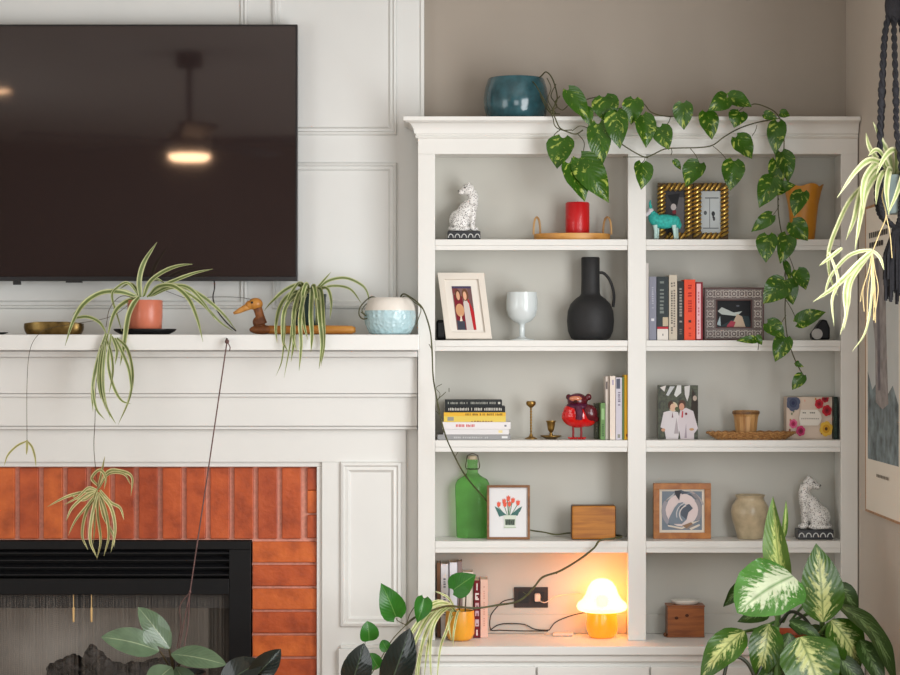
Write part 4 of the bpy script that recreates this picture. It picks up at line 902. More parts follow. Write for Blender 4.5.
# ---- tulip print
Y = -0.165; z0 = SH[4]+EPS; k = sc(Y); x0, x1 = xx(487, Y), xx(530, Y); z1 = zz(485.3, Y)
t = thing('tulip_picture', 'thin wood framed print of red tulips in a glass', 'picture', ((x0+x1)/2, Y, z0))
FWD = wood('brown_frame_wood', (110, 72, 42), (150, 104, 66), (1, 1, 20), 2, 0.45)
frame_rect(MB(), x0, x1, z0, z1, 2.3*k, Y, Y+0.014).build('frame', FWD, t, bevel=0.0006)
MB().box(x0+0.003, x1-0.003, Y+0.011, Y+0.0138, z0+0.003, z1-0.003).build('backing', BLACKM, t)
sh = []
for (a, b) in ((0.22, 0.62), (0.36, 0.7), (0.47, 0.76), (0.6, 0.72), (0.74, 0.66), (0.52, 0.66)):
    sh.append(('p', [(0.5, 0.36), (0.515, 0.36), (a+0.012, b), (a-0.012, b)], (92, 130, 96)))
for (x, y, dx) in ((0.14, 0.62, 1), (0.2, 0.52, 1), (0.86, 0.62, -1), (0.8, 0.54, -1)): sh.append(('p', [(x, y), (x+0.1*dx, y-0.04), (0.5-0.04*dx, 0.44), (0.5-0.1*dx, 0.44), (x+0.06*dx, y-0.11)], (70, 112, 106)))
for (a, b) in ((0.25, 0.66), (0.39, 0.72), (0.5, 0.78), (0.62, 0.74), (0.75, 0.69), (0.53, 0.67), (0.41, 0.66)):
    sh.append(('p', [(a-0.045, b-0.03), (a-0.05, b+0.05), (a-0.02, b+0.03), (a, b+0.07), (a+0.02, b+0.03), (a+0.05, b+0.05), (a+0.04, b-0.03), (a, b-0.06)], (226, 98, 76)))
sh += [('p', [(0.38, 0.44), (0.4, 0.2), (0.68, 0.2), (0.7, 0.44)], (212, 220, 206)), ('p', [(0.41, 0.36), (0.42, 0.24), (0.66, 0.24), (0.67, 0.36)], (96, 112, 96))]
for i in range(5): sh.append(('r', 0.43+i*0.045, 0.25+0.02*(i % 2), 0.455+i*0.045, 0.33+0.015*(i % 3), (60, 66, 62)))
sh.append(('r', 0.38, 0.185, 0.7, 0.2, (180, 196, 170)))
picture('print', t, (x0+2.3*k, Y+0.008, z0+2.3*k), (x1-x0-4.6*k, 0, 0), (0, 0, z1-z0-4.6*k), sh, (226, 226, 226))
# ---- wooden block clock-like box
Y = -0.175; k = sc(Y); x0, x1 = xx(571.5, Y), xx(616, Y); z1 = zz(505.5, Y)
t = thing('wooden_box', 'rounded dark-edged wooden box on the shelf above the lamp', 'box', ((x0+x1)/2, Y+0.03, z0))
WB = wood('walnut_veneer', (150, 90, 26), (190, 124, 42), (2, 2, 26), 2, 0.4)
MB().box(x0+0.0016, x1-0.0016, Y, Y+0.052, z0+0.0016, z1-0.0016).build('face_block', WB, t, bevel=0.005, bseg=4)
MB().box(x0, x1, Y+0.004, Y+0.056, z0, z1).build('shell', wood('dark_walnut', (70, 42, 16), (100, 62, 26), (2, 2, 26)), t, bevel=0.0065, bseg=4)
# ---- bird linocut
Y = -0.14; k = sc(Y); x0, x1 = xx(653.5, Y), xx(711, Y); z1 = zz(483.3, Y)
t = thing('bird_picture', 'square orange-brown frame with a grey bird print', 'picture', ((x0+x1)/2, Y, z0))
OF = wood('orange_pine', (150, 88, 34), (186, 120, 54), (8, 1, 8), 2, 0.4)
frame_rect(MB(), x0, x1, z0, z1, 6*k, Y, Y+0.018).build('frame', OF, t, bevel=0.001)
MB().box(x0+0.004, x1-0.004, Y+0.012, Y+0.0175, z0+0.004, z1-0.004).build('backing', BLACKM, t)
easel(t, (x0+x1)/2, Y+0.018, z0, 0.12, BLACKM)
A1, A2, A3, CRM = (122, 134, 146), (86, 94, 106), (60, 62, 68), (222, 210, 196)
def arc(cx, cy, r0, r1, a0, a1, c, n=14):
    return ('p', [(cx+r1*math.cos(a0+(a1-a0)*i/n), cy+r1*math.sin(a0+(a1-a0)*i/n)) for i in range(n+1)]+[(cx+r0*math.cos(a1-(a1-a0)*i/n), cy+r0*math.sin(a1-(a1-a0)*i/n)) for i in range(n+1)], c)
sh = [('r', 0.06, 0.06, 0.94, 0.95, A1), ('e', 0.5, 0.52, 0.36, 0.38, (224, 208, 206))]
for i in range(9): a = i*0.7; sh.append(arc(0.5, 0.5, 0.40, 0.43, a, a+0.5, random.choice([A2, (166, 174, 182), (150, 140, 136)])))
sh += [arc(0.5, 0.5, 0.46, 0.50, 0.3, 1.2, (176, 168, 168)), arc(0.5, 0.5, 0.36, 0.45, 2.6, 3.9, (160, 158, 166)), arc(0.5, 0.5, 0.36, 0.44, -0.6, 0.7, (150, 146, 150)),
 ('p', [(0.2, 0.2), (0.22, 0.34), (0.34, 0.58), (0.42, 0.68), (0.52, 0.7), (0.58, 0.64), (0.5, 0.6), (0.6, 0.3), (0.5, 0.2)], A1), ('p', [(0.44, 0.62), (0.56, 0.62), (0.66, 0.66), (0.74, 0.56), (0.64, 0.46), (0.6, 0.3), (0.48, 0.4)], A2),
 arc(0.66, 0.42, 0.20, 0.225, 1.9, 3.9, (216, 208, 204)), arc(0.66, 0.42, 0.27, 0.29, 1.9, 3.4, (206, 202, 202)), ('p', [(0.34, 0.96), (0.5, 0.98), (0.46, 0.88), (0.44, 0.74), (0.36, 0.86)], A3), ('p', [(0.46, 0.98), (0.66, 0.92), (0.5, 0.88)], A2), ('p', [(0.14, 0.74), (0.34, 0.92), (0.3, 0.82)], (190, 190, 192)),
 ('p', [(0.18, 0.18), (0.5, 0.12), (0.62, 0.22), (0.9, 0.28), (0.62, 0.14), (0.5, 0.08), (0.2, 0.14)], CRM), ('p', [(0.5, 0.16), (0.7, 0.24), (0.74, 0.2), (0.6, 0.1)], (150, 120, 96)), ('p', [(0.66, 0.1), (0.88, 0.2), (0.9, 0.16), (0.7, 0.06)], CRM), ('p', [(0.7, 0.88), (0.8, 0.9), (0.9, 0.75), (0.8, 0.78)], (140, 136, 140))]
picture('print', t, (x0+6*k, Y+0.010, z0+6*k), (x1-x0-12*k, 0, 0), (0, 0, z1-z0-12*k), sh, (226, 216, 200))
# ---- stoneware jar
Y = -0.13; k = sc(Y); b0 = baseloc(750, 4, Y); t = thing('stoneware_vase', 'rounded beige stoneware jar beside the bird print', 'vase', b0)
ST = mat('stoneware', (184, 168, 138), 0.28, var=0.22, vscale=28, bump=0.2, bscale=90)
pf = [(0, 0), (12, 0), (12.6, 1), (14.5, 8), (18, 20), (19, 27), (18, 33), (14.6, 38), (13.4, 40), (14.6, 42.6), (15, 43.6), (14, 44), (12.6, 41), (12.8, 39), (16, 32), (17, 26), (12, 8), (0, 5)]
MB().lathe(b0, [(a*k, z*k) for a, z in pf], 48).build('body', ST, t, smooth=True, rounded=70)
# ---- lowest right compartment: little wooden box with a white dish on it
Y = -0.12; k = sc(Y); z0 = SH[5]+EPS; x0, x1 = xx(666.5, Y), xx(703, Y); z1 = zz(604, Y)
t = thing('trinket_box', 'small reddish pine box on the worktop with a white dish on its lid', 'box', ((x0+x1)/2, Y, z0))
RP = wood('red_pine', (120, 62, 24), (158, 92, 42), (3, 3, 22), 2, 0.4)
MB().box(x0, x1, Y-0.035, Y+0.035, z0+0.004, z1-0.006).build('carcass', RP, t, bevel=0.0015)
MB().box(x0-0.002, x1+0.002, Y-0.037, Y+0.037, z1-0.0058, z1).build('lid', RP, t, bevel=0.0015)
MB().box(x0-0.003, x1+0.001, Y-0.037, Y+0.036, z0, z0+0.0038).build('base_board', RP, t, bevel=0.001)
MB().ell((x0-0.006, Y-0.02, z0+0.0072), (0.007, 0.006, 0.0068), 12, 8).build('side_knob', wood('knob_wood', (90, 50, 24), (130, 80, 40)), t, smooth=True)
g = MB()
for px, py in ((676.5, 618), (687, 615.5)): g.ell(P(px, py, Y-0.0352), (1.9*k, 0.0006, 1.5*k), 12, 6)
g.build('knot', flat((72, 34, 14)), t, smooth=True)
b1 = Vector((xx(685.5, Y), Y, z1+EPS)); t = thing('soap_dish', 'white oval dish lying on the small pine box', 'dish', b1)
MB().lathe(b1, [(0, 0), (11*k, 0), (14.5*k, 2.6*k), (14.8*k, 4*k), (12*k, 3.6*k), (0, 3*k)], 40, sy=0.6).build('dish', mat('white_porcelain', (226, 222, 212), 0.3), t, smooth=True)
# ---- mushroom lamp
Y = -0.152; k = sc(Y); b0 = baseloc(602, 5, Y)
t = thing('mushroom_lamp', 'glowing white mushroom lamp on an amber glass base', 'lamp', b0)
SHADE = mat('lit_glass_shade', (255, 246, 228), 0.4, emit=(1.0, 0.82, 0.50), estr=1.3)
nt, b = nodes_of(SHADE); tr = nt.nodes.new('ShaderNodeBsdfTransparent'); mx = nt.nodes.new('ShaderNodeMixShader'); mx.inputs['Fac'].default_value = 0.45
nt.links.new(b.outputs[0], mx.inputs[1]); nt.links.new(tr.outputs[0], mx.inputs[2]); nt.links.new(mx.outputs[0], nt.nodes['Material Output'].inputs['Surface'])
BASEL = mat('lit_amber_glass', (230, 140, 20), 0.25, emit=(1.0, 0.32, 0.012), estr=0.5, coat=0.4)
BULB = mat('warm_bulb', (255, 200, 120), 0.4, emit=(1.0, 0.27, 0.0), estr=100)
MB().lathe(b0+Vector((0, 0, 29*k)), [(0, 0), (5*k, 2*k), (7*k, 7*k), (5.5*k, 12*k), (0, 14*k)], 24).build('bulb', BULB, t, smooth=True)
pf = [(0, 0), (11, 0), (13.5, 2), (15.6, 8), (16, 14), (15, 20), (14.6, 25.5)]
MB().lathe(b0, [(a*k, z*k) for a, z in pf], 48).build('glass_base', BASEL, t, smooth=True, rounded=70)
pf = [(14.4, 26), (20, 26), (24, 27.6), (25.4, 31), (24, 34.4), (19.5, 38), (16.4, 43), (14, 50), (10.4, 55.4), (5.5, 58.2), (0, 59)]
MB().lathe(b0, [(a*k, z*k) for a, z in pf], 48, close=False).build('glass_shade', SHADE, t, smooth=True, rounded=70)
# ---- socket, plug, cords, plug-in strip
Yp = Ybk-0.0012
t = thing('wall_socket', 'dark brown double wall socket at the back of the lamp compartment', 'socket', P(531, 597, Yp))
DB = mat('dark_bronze_plate', (46, 34, 30), 0.35)
x0, x1, z0, z1 = xx(514, Yp), xx(548, Yp), zz(607.5, Yp), zz(587, Yp); pt = MB().box(x0, x1, Yp-0.005, Yp, z0, z1).build('cover_plate', DB, t, bevel=0.0015)
for px in (523.5, 539.5):
    c = P(px, 597.2, Yp-0.006); MB().box(c.x-0.018, c.x+0.018, Yp-0.0075, Yp-0.0051, c.z-0.020, c.z+0.020).build('outlet_face', mat('dark_outlet', (30, 22, 20), 0.4), t, bevel=0.003)
    e = MB(); 
    for d in (-0.006, 0.006): e.box(c.x+d-0.0012, c.x+d+0.0012, Yp-0.0079, Yp-0.0076, c.z-0.005, c.z+0.005)
    e.build('slots', BLACKM, t)
CORDW = mat('clear_cord', (226, 196, 176), 0.3); CORDB = mat('black_cord', (36, 30, 26), 0.5)
t = thing('power_plug', 'pale plug in the right half of the dark wall socket with its cord', 'plug', P(538, 598, Yp-0.008))
c = P(537.5, 597, Yp-0.0082); MB().box(c.x-0.0105, c.x+0.0085, Yp-0.034, Yp-0.0082, c.z-0.013, c.z+0.013).build('plug_body', CORDW, t, bevel=0.004, bseg=3)
MB().tube(spline(pxs([(538, 600, Yp-0.03), (545, 602.5, -0.10), (555, 597, -0.09), (566, 594.5, -0.062), (580, 594, -0.0600), (590, 600, -0.0600), (592, 618, -0.064), (591, 632.2, -0.095), (594, 634.2, -0.105)], 0), 8), 0.0018, 8).build('cord', CORDW, t, smooth=True)
zc = SH[5]
t = thing('cord_switch', 'pale clear plastic adapter lying on the worktop left of the lamp', 'adapter', P(566, 632, -0.11)); t.location.z = zc+EPS
a = P(563, 0, -0.12); MB().box(a.x-0.035, a.x+0.035, -0.13, -0.10, zc+EPS, zc+0.011).build('adapter_body', CORDW, t, bevel=0.005, bseg=3)
MB().tube(spline([(a.x-0.035, -0.115, zc+0.006), (a.x-0.048, -0.11, zc+0.004), (a.x-0.06, -0.10, zc+0.0025)], 5), 0.0018, 8).build('cord_end', CORDW, t, smooth=True)
t = thing('black_cable', 'thin black cable looping on the worktop below the wall socket', 'cable', P(500, 631, -0.09)); t.location.z = zc
zb = 632.4
MB().tube(spline(pxs([(515, 598.5, Ybk-0.010), (504, 601, Ybk-0.02), (497, 607, Ybk-0.025), (490.5, 616.5, Ybk-0.025), (490.8, 629.5, Ybk-0.03), (500, zb-2.2, Ybk-0.03), (520, zb-1.5, Ybk-0.03), (548, zb-1.4, Ybk-0.03)], 0), 8), 0.0019, 8).build('cable_run', CORDB, t, smooth=True)
MB().tube(spline(pxs([(490, 630.2, Ybk-0.03), (498, 625, Ybk-0.016), (508, 623.6, Ybk-0.015), (524, 624.4, Ybk-0.015), (534, 629, Ybk-0.022), (545, 630.2, Ybk-0.03), (549, 630, Ybk-0.03)], 0), 8), 0.0019, 8).build('cable_loop', CORDB, t, smooth=True)
MB().tube(spline(pxs([(549, 630.2, Ybk-0.03), (556, 622, Ybk-0.03), (570, 616, Ybk-0.03), (584, 612.5, -0.08), (592, 610.5, -0.09)], 0), 8), 0.0017, 8).build('lamp_lead', CORDB, t, smooth=True)
# ================================================================== things on the mantel
MZ = mz1+EPS
def leafmat(name, dark, light, mode, rough=0.35, amount=0.5, coat=0.0, scale=9):
    """leaf tissue: mode 'marble' = streaky variegation, 'feather' = pale centre with feathered green margin, 'stripe' = pale middle, 'edge' = pale edges, 'plain' = green with pale midrib"""
    m = mat(name, dark, rough, spec=0.5, coat=coat); nt, b = nodes_of(m); L = nt.links
    def math_(op, a, b_=None, clamp=False):
        n = nt.nodes.new('ShaderNodeMath'); n.operation = op; n.use_clamp = clamp
        for i, v in enumerate((a, b_)):
            if v is None: continue
            if isinstance(v, (int, float)): n.inputs[i].default_value = v
            else: L.new(v, n.inputs[i])
        return n.outputs[0]
    uv = nt.nodes.new('ShaderNodeUVMap'); sp_ = nt.nodes.new('ShaderNodeSeparateXYZ'); L.new(uv.outputs['UV'], sp_.inputs[0])
    U, V = sp_.outputs[0], sp_.outputs[1]
    au = math_('ABSOLUTE', math_('SUBTRACT', U, 0.5)); au = math_('MULTIPLY', au, 2.0)
    tc = nt.nodes.new('ShaderNodeTexCoord')
    ob = nt.nodes.new('ShaderNodeTexNoise'); ob.inputs['Scale'].default_value = 28; ob.inputs['Detail'].default_value = 2; L.new(tc.outputs['Object'], ob.inputs['Vector'])
    vein = math_('SUBTRACT', V, math_('MULTIPLY', au, 0.35))
    cb = nt.nodes.new('ShaderNodeCombineXYZ'); L.new(math_('MULTIPLY', vein, scale*2.2), cb.inputs[0]); L.new(math_('MULTIPLY', U, scale*0.5), cb.inputs[1]); L.new(math_('MULTIPLY', ob.outputs['Fac'], 6.0), cb.inputs[2])
    nz = nt.nodes.new('ShaderNodeTexNoise'); nz.inputs['Scale'].default_value = 1.0; nz.inputs['Detail'].default_value = 3; L.new(cb.outputs[0], nz.inputs['Vector'])
    if mode == 'marble': fac = math_('MULTIPLY', math_('SUBTRACT', nz.outputs['Fac'], 1-amount), 9.0, True)
    elif mode == 'feather':
        edge = math_('SUBTRACT', math_('ADD', amount, math_('MULTIPLY', math_('SUBTRACT', nz.outputs['Fac'], 0.5), 1.9)), math_('ADD', au, math_('MULTIPLY', math_('POWER', V, 5.0), 0.5)))
        fac = math_('MULTIPLY', edge, 2.6, True)
        fac = math_('MULTIPLY', fac, math_('ADD', 0.25, math_('MULTIPLY', au, 9.0), True), True)
    elif mode == 'stripe': fac = math_('MULTIPLY', math_('SUBTRACT', amount, au), 6.0, True)
    elif mode == 'edge': fac = math_('MULTIPLY', math_('SUBTRACT', au, amount), 6.0, True)
    else: fac = math_('MULTIPLY', math_('SUBTRACT', 0.05, au), 30.0, True); fac = math_('MULTIPLY', fac, 0.8)
    mx = nt.nodes.new('ShaderNodeMix'); mx.data_type = 'RGBA'; L.new(fac, mx.inputs['Factor'])
    mx.inputs['A'].default_value = (*lin(dark), 1); mx.inputs['B'].default_value = (*lin(light), 1)
    hv = nt.nodes.new('ShaderNodeHueSaturation'); L.new(mx.outputs['Result'], hv.inputs['Color']); L.new(math_('ADD', 0.62, math_('MULTIPLY', ob.outputs['Fac'], 0.76)), hv.inputs['Value'])
    L.new(hv.outputs['Color'], b.inputs['Base Color'])
    bp = nt.nodes.new('ShaderNodeBump'); bp.inputs['Strength'].default_value = 0.12; bp.inputs['Distance'].default_value = 0.002
    wv = math_('SINE', math_('MULTIPLY', vein, 60.0)); L.new(wv, bp.inputs['Height']); L.new(bp.outputs['Normal'], b.inputs['Normal'])
    # thin leaves let some light through
    tl = nt.nodes.new('ShaderNodeBsdfTranslucent'); L.new(hv.outputs['Color'], tl.inputs['Color']); ms_ = nt.nodes.new('ShaderNodeMixShader'); ms_.inputs['Fac'].default_value = 0.18
    out = nt.nodes['Material Output']; L.new(b.outputs[0], ms_.inputs[1]); L.new(tl.outputs[0], ms_.inputs[2]); L.new(ms_.outputs[0], out.inputs['Surface'])
    return m
L_POTHOS = leafmat('golden_pothos_leaf', (54, 94, 20), (172, 188, 84), 'marble', 0.22, 0.43, scale=2.4)
L_SPIDER = leafmat('spider_plant_leaf', (104, 120, 62), (196, 200, 148), 'edge', 0.45, 0.45)
L_PALE = leafmat('pale_spider_leaf', (150, 168, 92), (226, 228, 178), 'edge', 0.45, 0.3)
L_DRY = leafmat('young_spider_leaf', (140, 144, 84), (214, 206, 152), 'edge', 0.5, 0.4)
L_RUB = leafmat('rubber_leaf_green', (96, 120, 90), (168, 184, 146), 'plain', 0.32, coat=0.4)
L_RUBD = leafmat('rubber_leaf_dark', (24, 34, 30), (70, 86, 66), 'plain', 0.22, coat=0.5)
L_PHIL = leafmat('philodendron_leaf', (48, 112, 34), (110, 160, 80), 'plain', 0.3)
L_DIEF = leafmat('dieffenbachia_leaf', (56, 90, 22), (186, 192, 124), 'feather', 0.3, 0.50, scale=8)
L_DIEFW = leafmat('dieffenbachia_pale_leaf', (74, 124, 52), (202, 212, 178), 'feather', 0.22, 0.66, coat=0.3, scale=9)
L_DIEFD = leafmat('dieffenbachia_dark_leaf', (46, 72, 24), (110, 136, 84), 'feather', 0.35, 0.40, scale=8)
SOIL = mat('potting_soil', (58, 42, 30), 0.9, var=0.4, vscale=80, bump=0.8, bscale=150)
def pot(t, b0, prof, m, k, soil_r, soil_z, name='pot', sy=1.0):
    o = MB().lathe(b0, [(a*k, z*k) for a, z in prof], 48, sy=sy).build(name, m, t, smooth=True, rounded=60)
    if soil_r: MB().lathe(b0, [(0, soil_z*k), (soil_r*k, soil_z*k), (soil_r*k, (soil_z-0.5)*k), (0, (soil_z-0.5)*k)], 32, sy=sy).build('soil', SOIL, t)
    return o
# brass boat dish
Ym = -0.24; k = sc(Ym); b0 = Vector((xx(54, Ym), Ym, MZ)); t = thing('brass_dish', 'long low aged brass dish on the mantel, left of the terracotta pot', 'dish', b0)
AB = mat('aged_brass', (112, 90, 50), 0.3, metal=0.85, var=0.5, vscale=40)
g = MB(); N1 = 40; 
for j, (sx_, z) in enumerate([(0.90, 0), (0.97, 3.5), (1.0, 8), (0.99, 11.5), (0.93, 11.8), (0.88, 8), (0.84, 4), (0.0, 3.5)]):
    for i in range(N1):
        a = 2*PI*i/N1; c_, s_2 = math.cos(a), math.sin(a)
        q = (abs(c_)**0.55*(1 if c_ > 0 else -1), abs(s_2)**0.8*(1 if s_2 > 0 else -1))
        g.v.append(b0+Vector((30*sx_*q[0]*k, 13*sx_*q[1]*k, (z-(0.9 if 2 < z else 0)*math.cos(2*a)*(z > 5))*k)))
for j in range(7):
    for i in range(N1): g.face((j*N1+i, j*N1+(i+1) % N1, (j+1)*N1+(i+1) % N1, (j+1)*N1+i))
g.face([i for i in reversed(range(N1))])
g.build('bowl', AB, t, smooth=True, rounded=60)
b0 = Vector((xx(-6, Ym), Ym, MZ)); t = thing('small_plate', 'edge of a small dark plate at the left end of the mantel', 'plate', b0)
MB().lathe(b0, [(0, 0), (9*k, 0), (14*k, 1.5*k), (13.6*k, 2.2*k), (0, 1*k)], 36, sy=0.8).build('plate', SATINB, t, smooth=True)
# saucer and terracotta pot with spider plant
Y = -0.235; k = sc(Y); b0 = Vector((xx(145, Y), Y, MZ)); t = thing('pot_saucer', 'black round saucer under the terracotta pot on the mantel', 'saucer', b0)
MB().lathe(b0, [(0, 0), (24*k, 0), (30*k, 3.2*k), (31.5*k, 5.0*k), (31*k, 5.6*k), (27*k, 4*k), (0, 3.4*k)], 48, sy=0.72).build('saucer', SATINB, t, smooth=True, rounded=70)
b1 = b0+Vector((0, 0, 4.15*k+EPS)); t = thing('spider_plant', 'spider plant in a terracotta pot with trailing plantlets over the mantel edge', 'potted plant', b1)
TC = mat('terracotta_glaze', (196, 112, 86), 0.32, var=0.06, vscale=20, spec=0.5)
pot(t, b1, [(0, 0), (15.6, 0), (16.6, 1.2), (17.4, 15), (17.6, 29), (17.0, 30), (15.8, 29), (15.4, 6), (0, 5)], TC, k, 15.5, 27)
g = MB()
def sl(pts, w, Y0, Y1=None, nrm=(0, -1, 0.3), mb=None): strap(mb if mb is not None else g, pxs(pts, Y0, Y1), w*k*0.8, nrm)
sl([(140, 297), (139, 280), (144, 262), (157, 242)], 7, Y, Y-0.01, (0.5, -1, 0.0))
sl([(144, 296), (150, 282), (163, 272), (178, 266), (193, 264)], 5.5, Y, Y-0.02)
sl([(147, 297), (158, 288), (176, 280), (195, 273), (213, 269)], 5, Y, Y+0.03)
sl([(149, 296), (158, 287), (173, 286), (188, 298), (197, 318), (203, 342)], 6, Y, -0.335)
sl([(150, 296), (168, 287), (187, 287), (203, 302), (215, 320)], 5, Y, Y+0.03)
sl([(151, 296), (171, 285), (197, 293), (221, 312), (236, 330)], 5, Y, Y+0.06)
sl([(152, 296), (175, 288), (200, 302), (220, 322), (233, 331)], 4, Y, Y+0.05)
sl([(137, 297), (120, 292), (101, 293), (84, 304), (73, 322), (65, 346)], 6.5, Y, -0.35)
sl([(137, 296), (122, 291), (104, 292), (86, 300), (72, 316)], 5, Y, Y-0.03)
sl([(138, 297), (124, 303), (114, 314), (107, 338)], 6, Y, -0.335)
sl([(139, 297), (133, 305), (128, 318), (124, 345), (120, 366)], 7, Y-0.05, -0.345)
sl([(139, 296), (128, 283), (118, 287), (112, 296), (118, 318), (122, 332)], 3.5, Y, Y-0.07)
sl([(141, 297), (134, 286), (128, 284), (120, 289)], 4, Y, Y+0.03); sl([(143, 297), (147, 285), (156, 279), (166, 284)], 4, Y, Y+0.03)
sl([(75, 318), (88, 317), (100, 323), (107, 335)], 4.5, -0.31, -0.335)
# the trailing bunch over the mantel edge
for pts, w in (([(106, 333), (98, 358), (93, 385), (96, 408), (105, 420)], 4.5), ([(108, 334), (101, 362), (101, 388), (107, 408), (116, 424)], 5), ([(111, 334), (108, 362), (113, 385), (121, 400), (131, 404)], 4), ([(117, 338), (128, 350), (133, 375), (129, 400), (118, 425)], 5),
               ([(106, 338), (103, 370), (104, 395), (110, 418)], 4), ([(115, 338), (122, 352), (129, 370), (131, 392), (124, 412)], 4), ([(107, 336), (96, 365), (92, 392), (93, 412)], 4), ([(112, 336), (117, 350), (115, 365)], 4), ([(105, 336), (111, 352), (113, 372), (109, 394)], 4), ([(104, 340), (100, 355), (98, 380), (101, 400)], 3.5)):
    sl(pts, w, -0.335, -0.345, (random.uniform(-0.7, 0.7), -1, 0.1))
g.build('foliage', L_SPIDER, t, smooth=True, rounded=0)
g = MB(); 
g.tube(spline(pxs([(140, 300), (122, 296), (110, 308, -0.29), (106, 327, -0.334)], Y, -0.336), 8), 0.0012, 6)
g.tube(spline(pxs([(101, 345), (96, 385), (95, 420), (94, 450), (98, 488)], -0.338), 8), 0.0012, 6)
g.tube(spline(pxs([(137, 298), (112, 316, -0.30), (80, 323, -0.305), (55, 327, -0.312), (40, 333, -0.328), (30, 350, -0.333), (27, 385, -0.333), (27, 440, -0.333)], Y, -0.333), 8), 0.0009, 6)
g.build('runner', BROWNST, t, smooth=True)
g = MB(); Yp2 = -0.335
ctr = (98, 492)
for pts, w in (([(98, 490), (84, 492), (66, 497), (47, 507)], 4), ([(98, 490), (85, 496), (72, 508), (66, 521)], 4), ([(98, 492), (88, 505), (76, 520), (68, 536)], 4), ([(99, 488), (108, 472), (120, 471), (132, 477), (131, 496)], 4.5), ([(99, 488), (109, 474), (124, 474), (131, 485)], 3.5), ([(100, 490), (110, 502), (120, 508), (124, 520)], 4),
               ([(98, 492), (92, 515), (90, 540), (97, 558)], 4.5), ([(98, 492), (98, 515), (101, 540), (97, 559)], 4.5), ([(99, 492), (106, 512), (109, 535), (104, 556)], 4.5), ([(99, 492), (111, 508), (115, 530), (111, 552)], 4.5), ([(98, 492), (86, 512), (82, 535), (88, 550)], 4.5), ([(98, 490), (102, 472), (105, 456)], 4), ([(98, 490), (84, 500), (70, 495)], 3.5),
               ([(99, 494), (103, 515), (113, 535), (114, 547)], 4), ([(98, 488), (94, 500), (95, 525), (93, 545)], 4), ([(98, 486), (92, 478), (100, 470), (106, 478), (104, 490)], 4), ([(97, 490), (88, 488), (78, 497), (64, 505)], 3.5)):
    sl(pts, w, Yp2, Yp2-random.uniform(-0.02, 0.05), (random.uniform(-0.8, 0.8), -1, 0.2))
for pts in ([(27, 441), (17, 446), (8, 455), (4, 466)], [(27, 441), (32, 447), (35, 457), (36, 467)], [(27, 440), (27, 448), (26.5, 455)]): sl(pts, 3, -0.333, -0.35)
g.build('plantlets', L_DRY, t, smooth=True, rounded=0)
# wooden duck
Y = -0.225; k = sc(Y); b0 = Vector((xx(300, Y), Y, MZ)); t = thing('wooden_duck', 'carved wooden duck with honey coloured head lying along the mantel', 'figurine', b0)
DK = wood('duck_bamboo', (170, 104, 40), (206, 146, 66), (1.5, 12, 12), 2, 0.35); DN = wood('duck_root', (96, 52, 24), (150, 90, 42), (10, 10, 10), 2, 0.5)
g = MB()
def V(px, py, dy=0): return P(px, py, Y+dy)
zc_ = MZ+4.6*k
g.tube([Vector((xx(p, Y), Y, zc_+dz*k)) for p, dz in ((262, 0.3), (280, 0), (310, 0), (318, 0.2), (340, 0), (352, 0), (355.5, 0))], [4.2*k, 4.4*k, 4.3*k, 4.6*k, 4.4*k, 4.2*k, 2.6*k], 20)
g.build('shaft', DK, t, smooth=True, rounded=0)
g = MB(); g.ell(Vector((xx(262, Y), Y, MZ+4.8*k)), (13*k, 6*k, 4.7*k)); g.ell(V(259, 322), (6.5*k, 5*k, 6*k)); g.tube([V(262, 324), V(260, 316), V(257.5, 308)], [5.5*k, 4.4*k, 4.6*k], 14)
organic('breast_and_neck', g, DN, t, voxel=0.0016, it=4)
g = MB(); g.ell(V(255.5, 304), (7.4*k, 6.2*k, 6.2*k)); g.ell(V(250, 305), (5*k, 5*k, 4.6*k)); hd = organic('head', g, DK, t, voxel=0.0016, it=4)
MB().tube([V(250, 305.5), V(245, 308), V(239, 311), V(233.5, 313.5)], [4.2*k, 3.2*k, 2.6*k, 1.2*k], 14).build('beak', wood('duck_beak', (190, 130, 60), (216, 160, 90), (6, 6, 6)), hd, smooth=True, rounded=0)
e = MB(); e.ell(V(252, 302.5, -5.6*k), (1.2*k, 1.2*k, 1.2*k), 10, 6); e.build('eye', BLACKM, hd, smooth=True)
# second spider plant
Y2 = -0.122; k = sc(Y2); b0 = Vector((xx(309.5, Y2), Y2, MZ)); t = thing('spider_plant', 'spider plant with drooping leaves in a black-green pot behind the wooden duck', 'potted plant', b0)
pot(t, b0, [(0, 0), (14, 0), (15, 1), (16, 20), (16.5, 37), (17, 38.5), (17, 40.5), (15.8, 40.5), (15.2, 36), (0, 34)], mat('dark_green_pot', (26, 44, 38), 0.35), k, 15, 37.5, sy=0.9)
g = MB(); k = sc(-0.28)
def over(pts, w, ye):
    q = []
    for i, p in enumerate(pts):
        u = i/(len(pts)-1); y = Y2-0.02+(ye-Y2)*u
        if ye < -0.3 and p[1] > 297: y = min(y, -0.15-0.185*min(1, (p[1]-297)/26))
        if p[1] > 308: y = min(y, -0.337)
        q.append((p[0], p[1], y))
    strap(g, pxs(q, 0), w*k, (random.uniform(-0.4, 0.4), -1, 0.25))
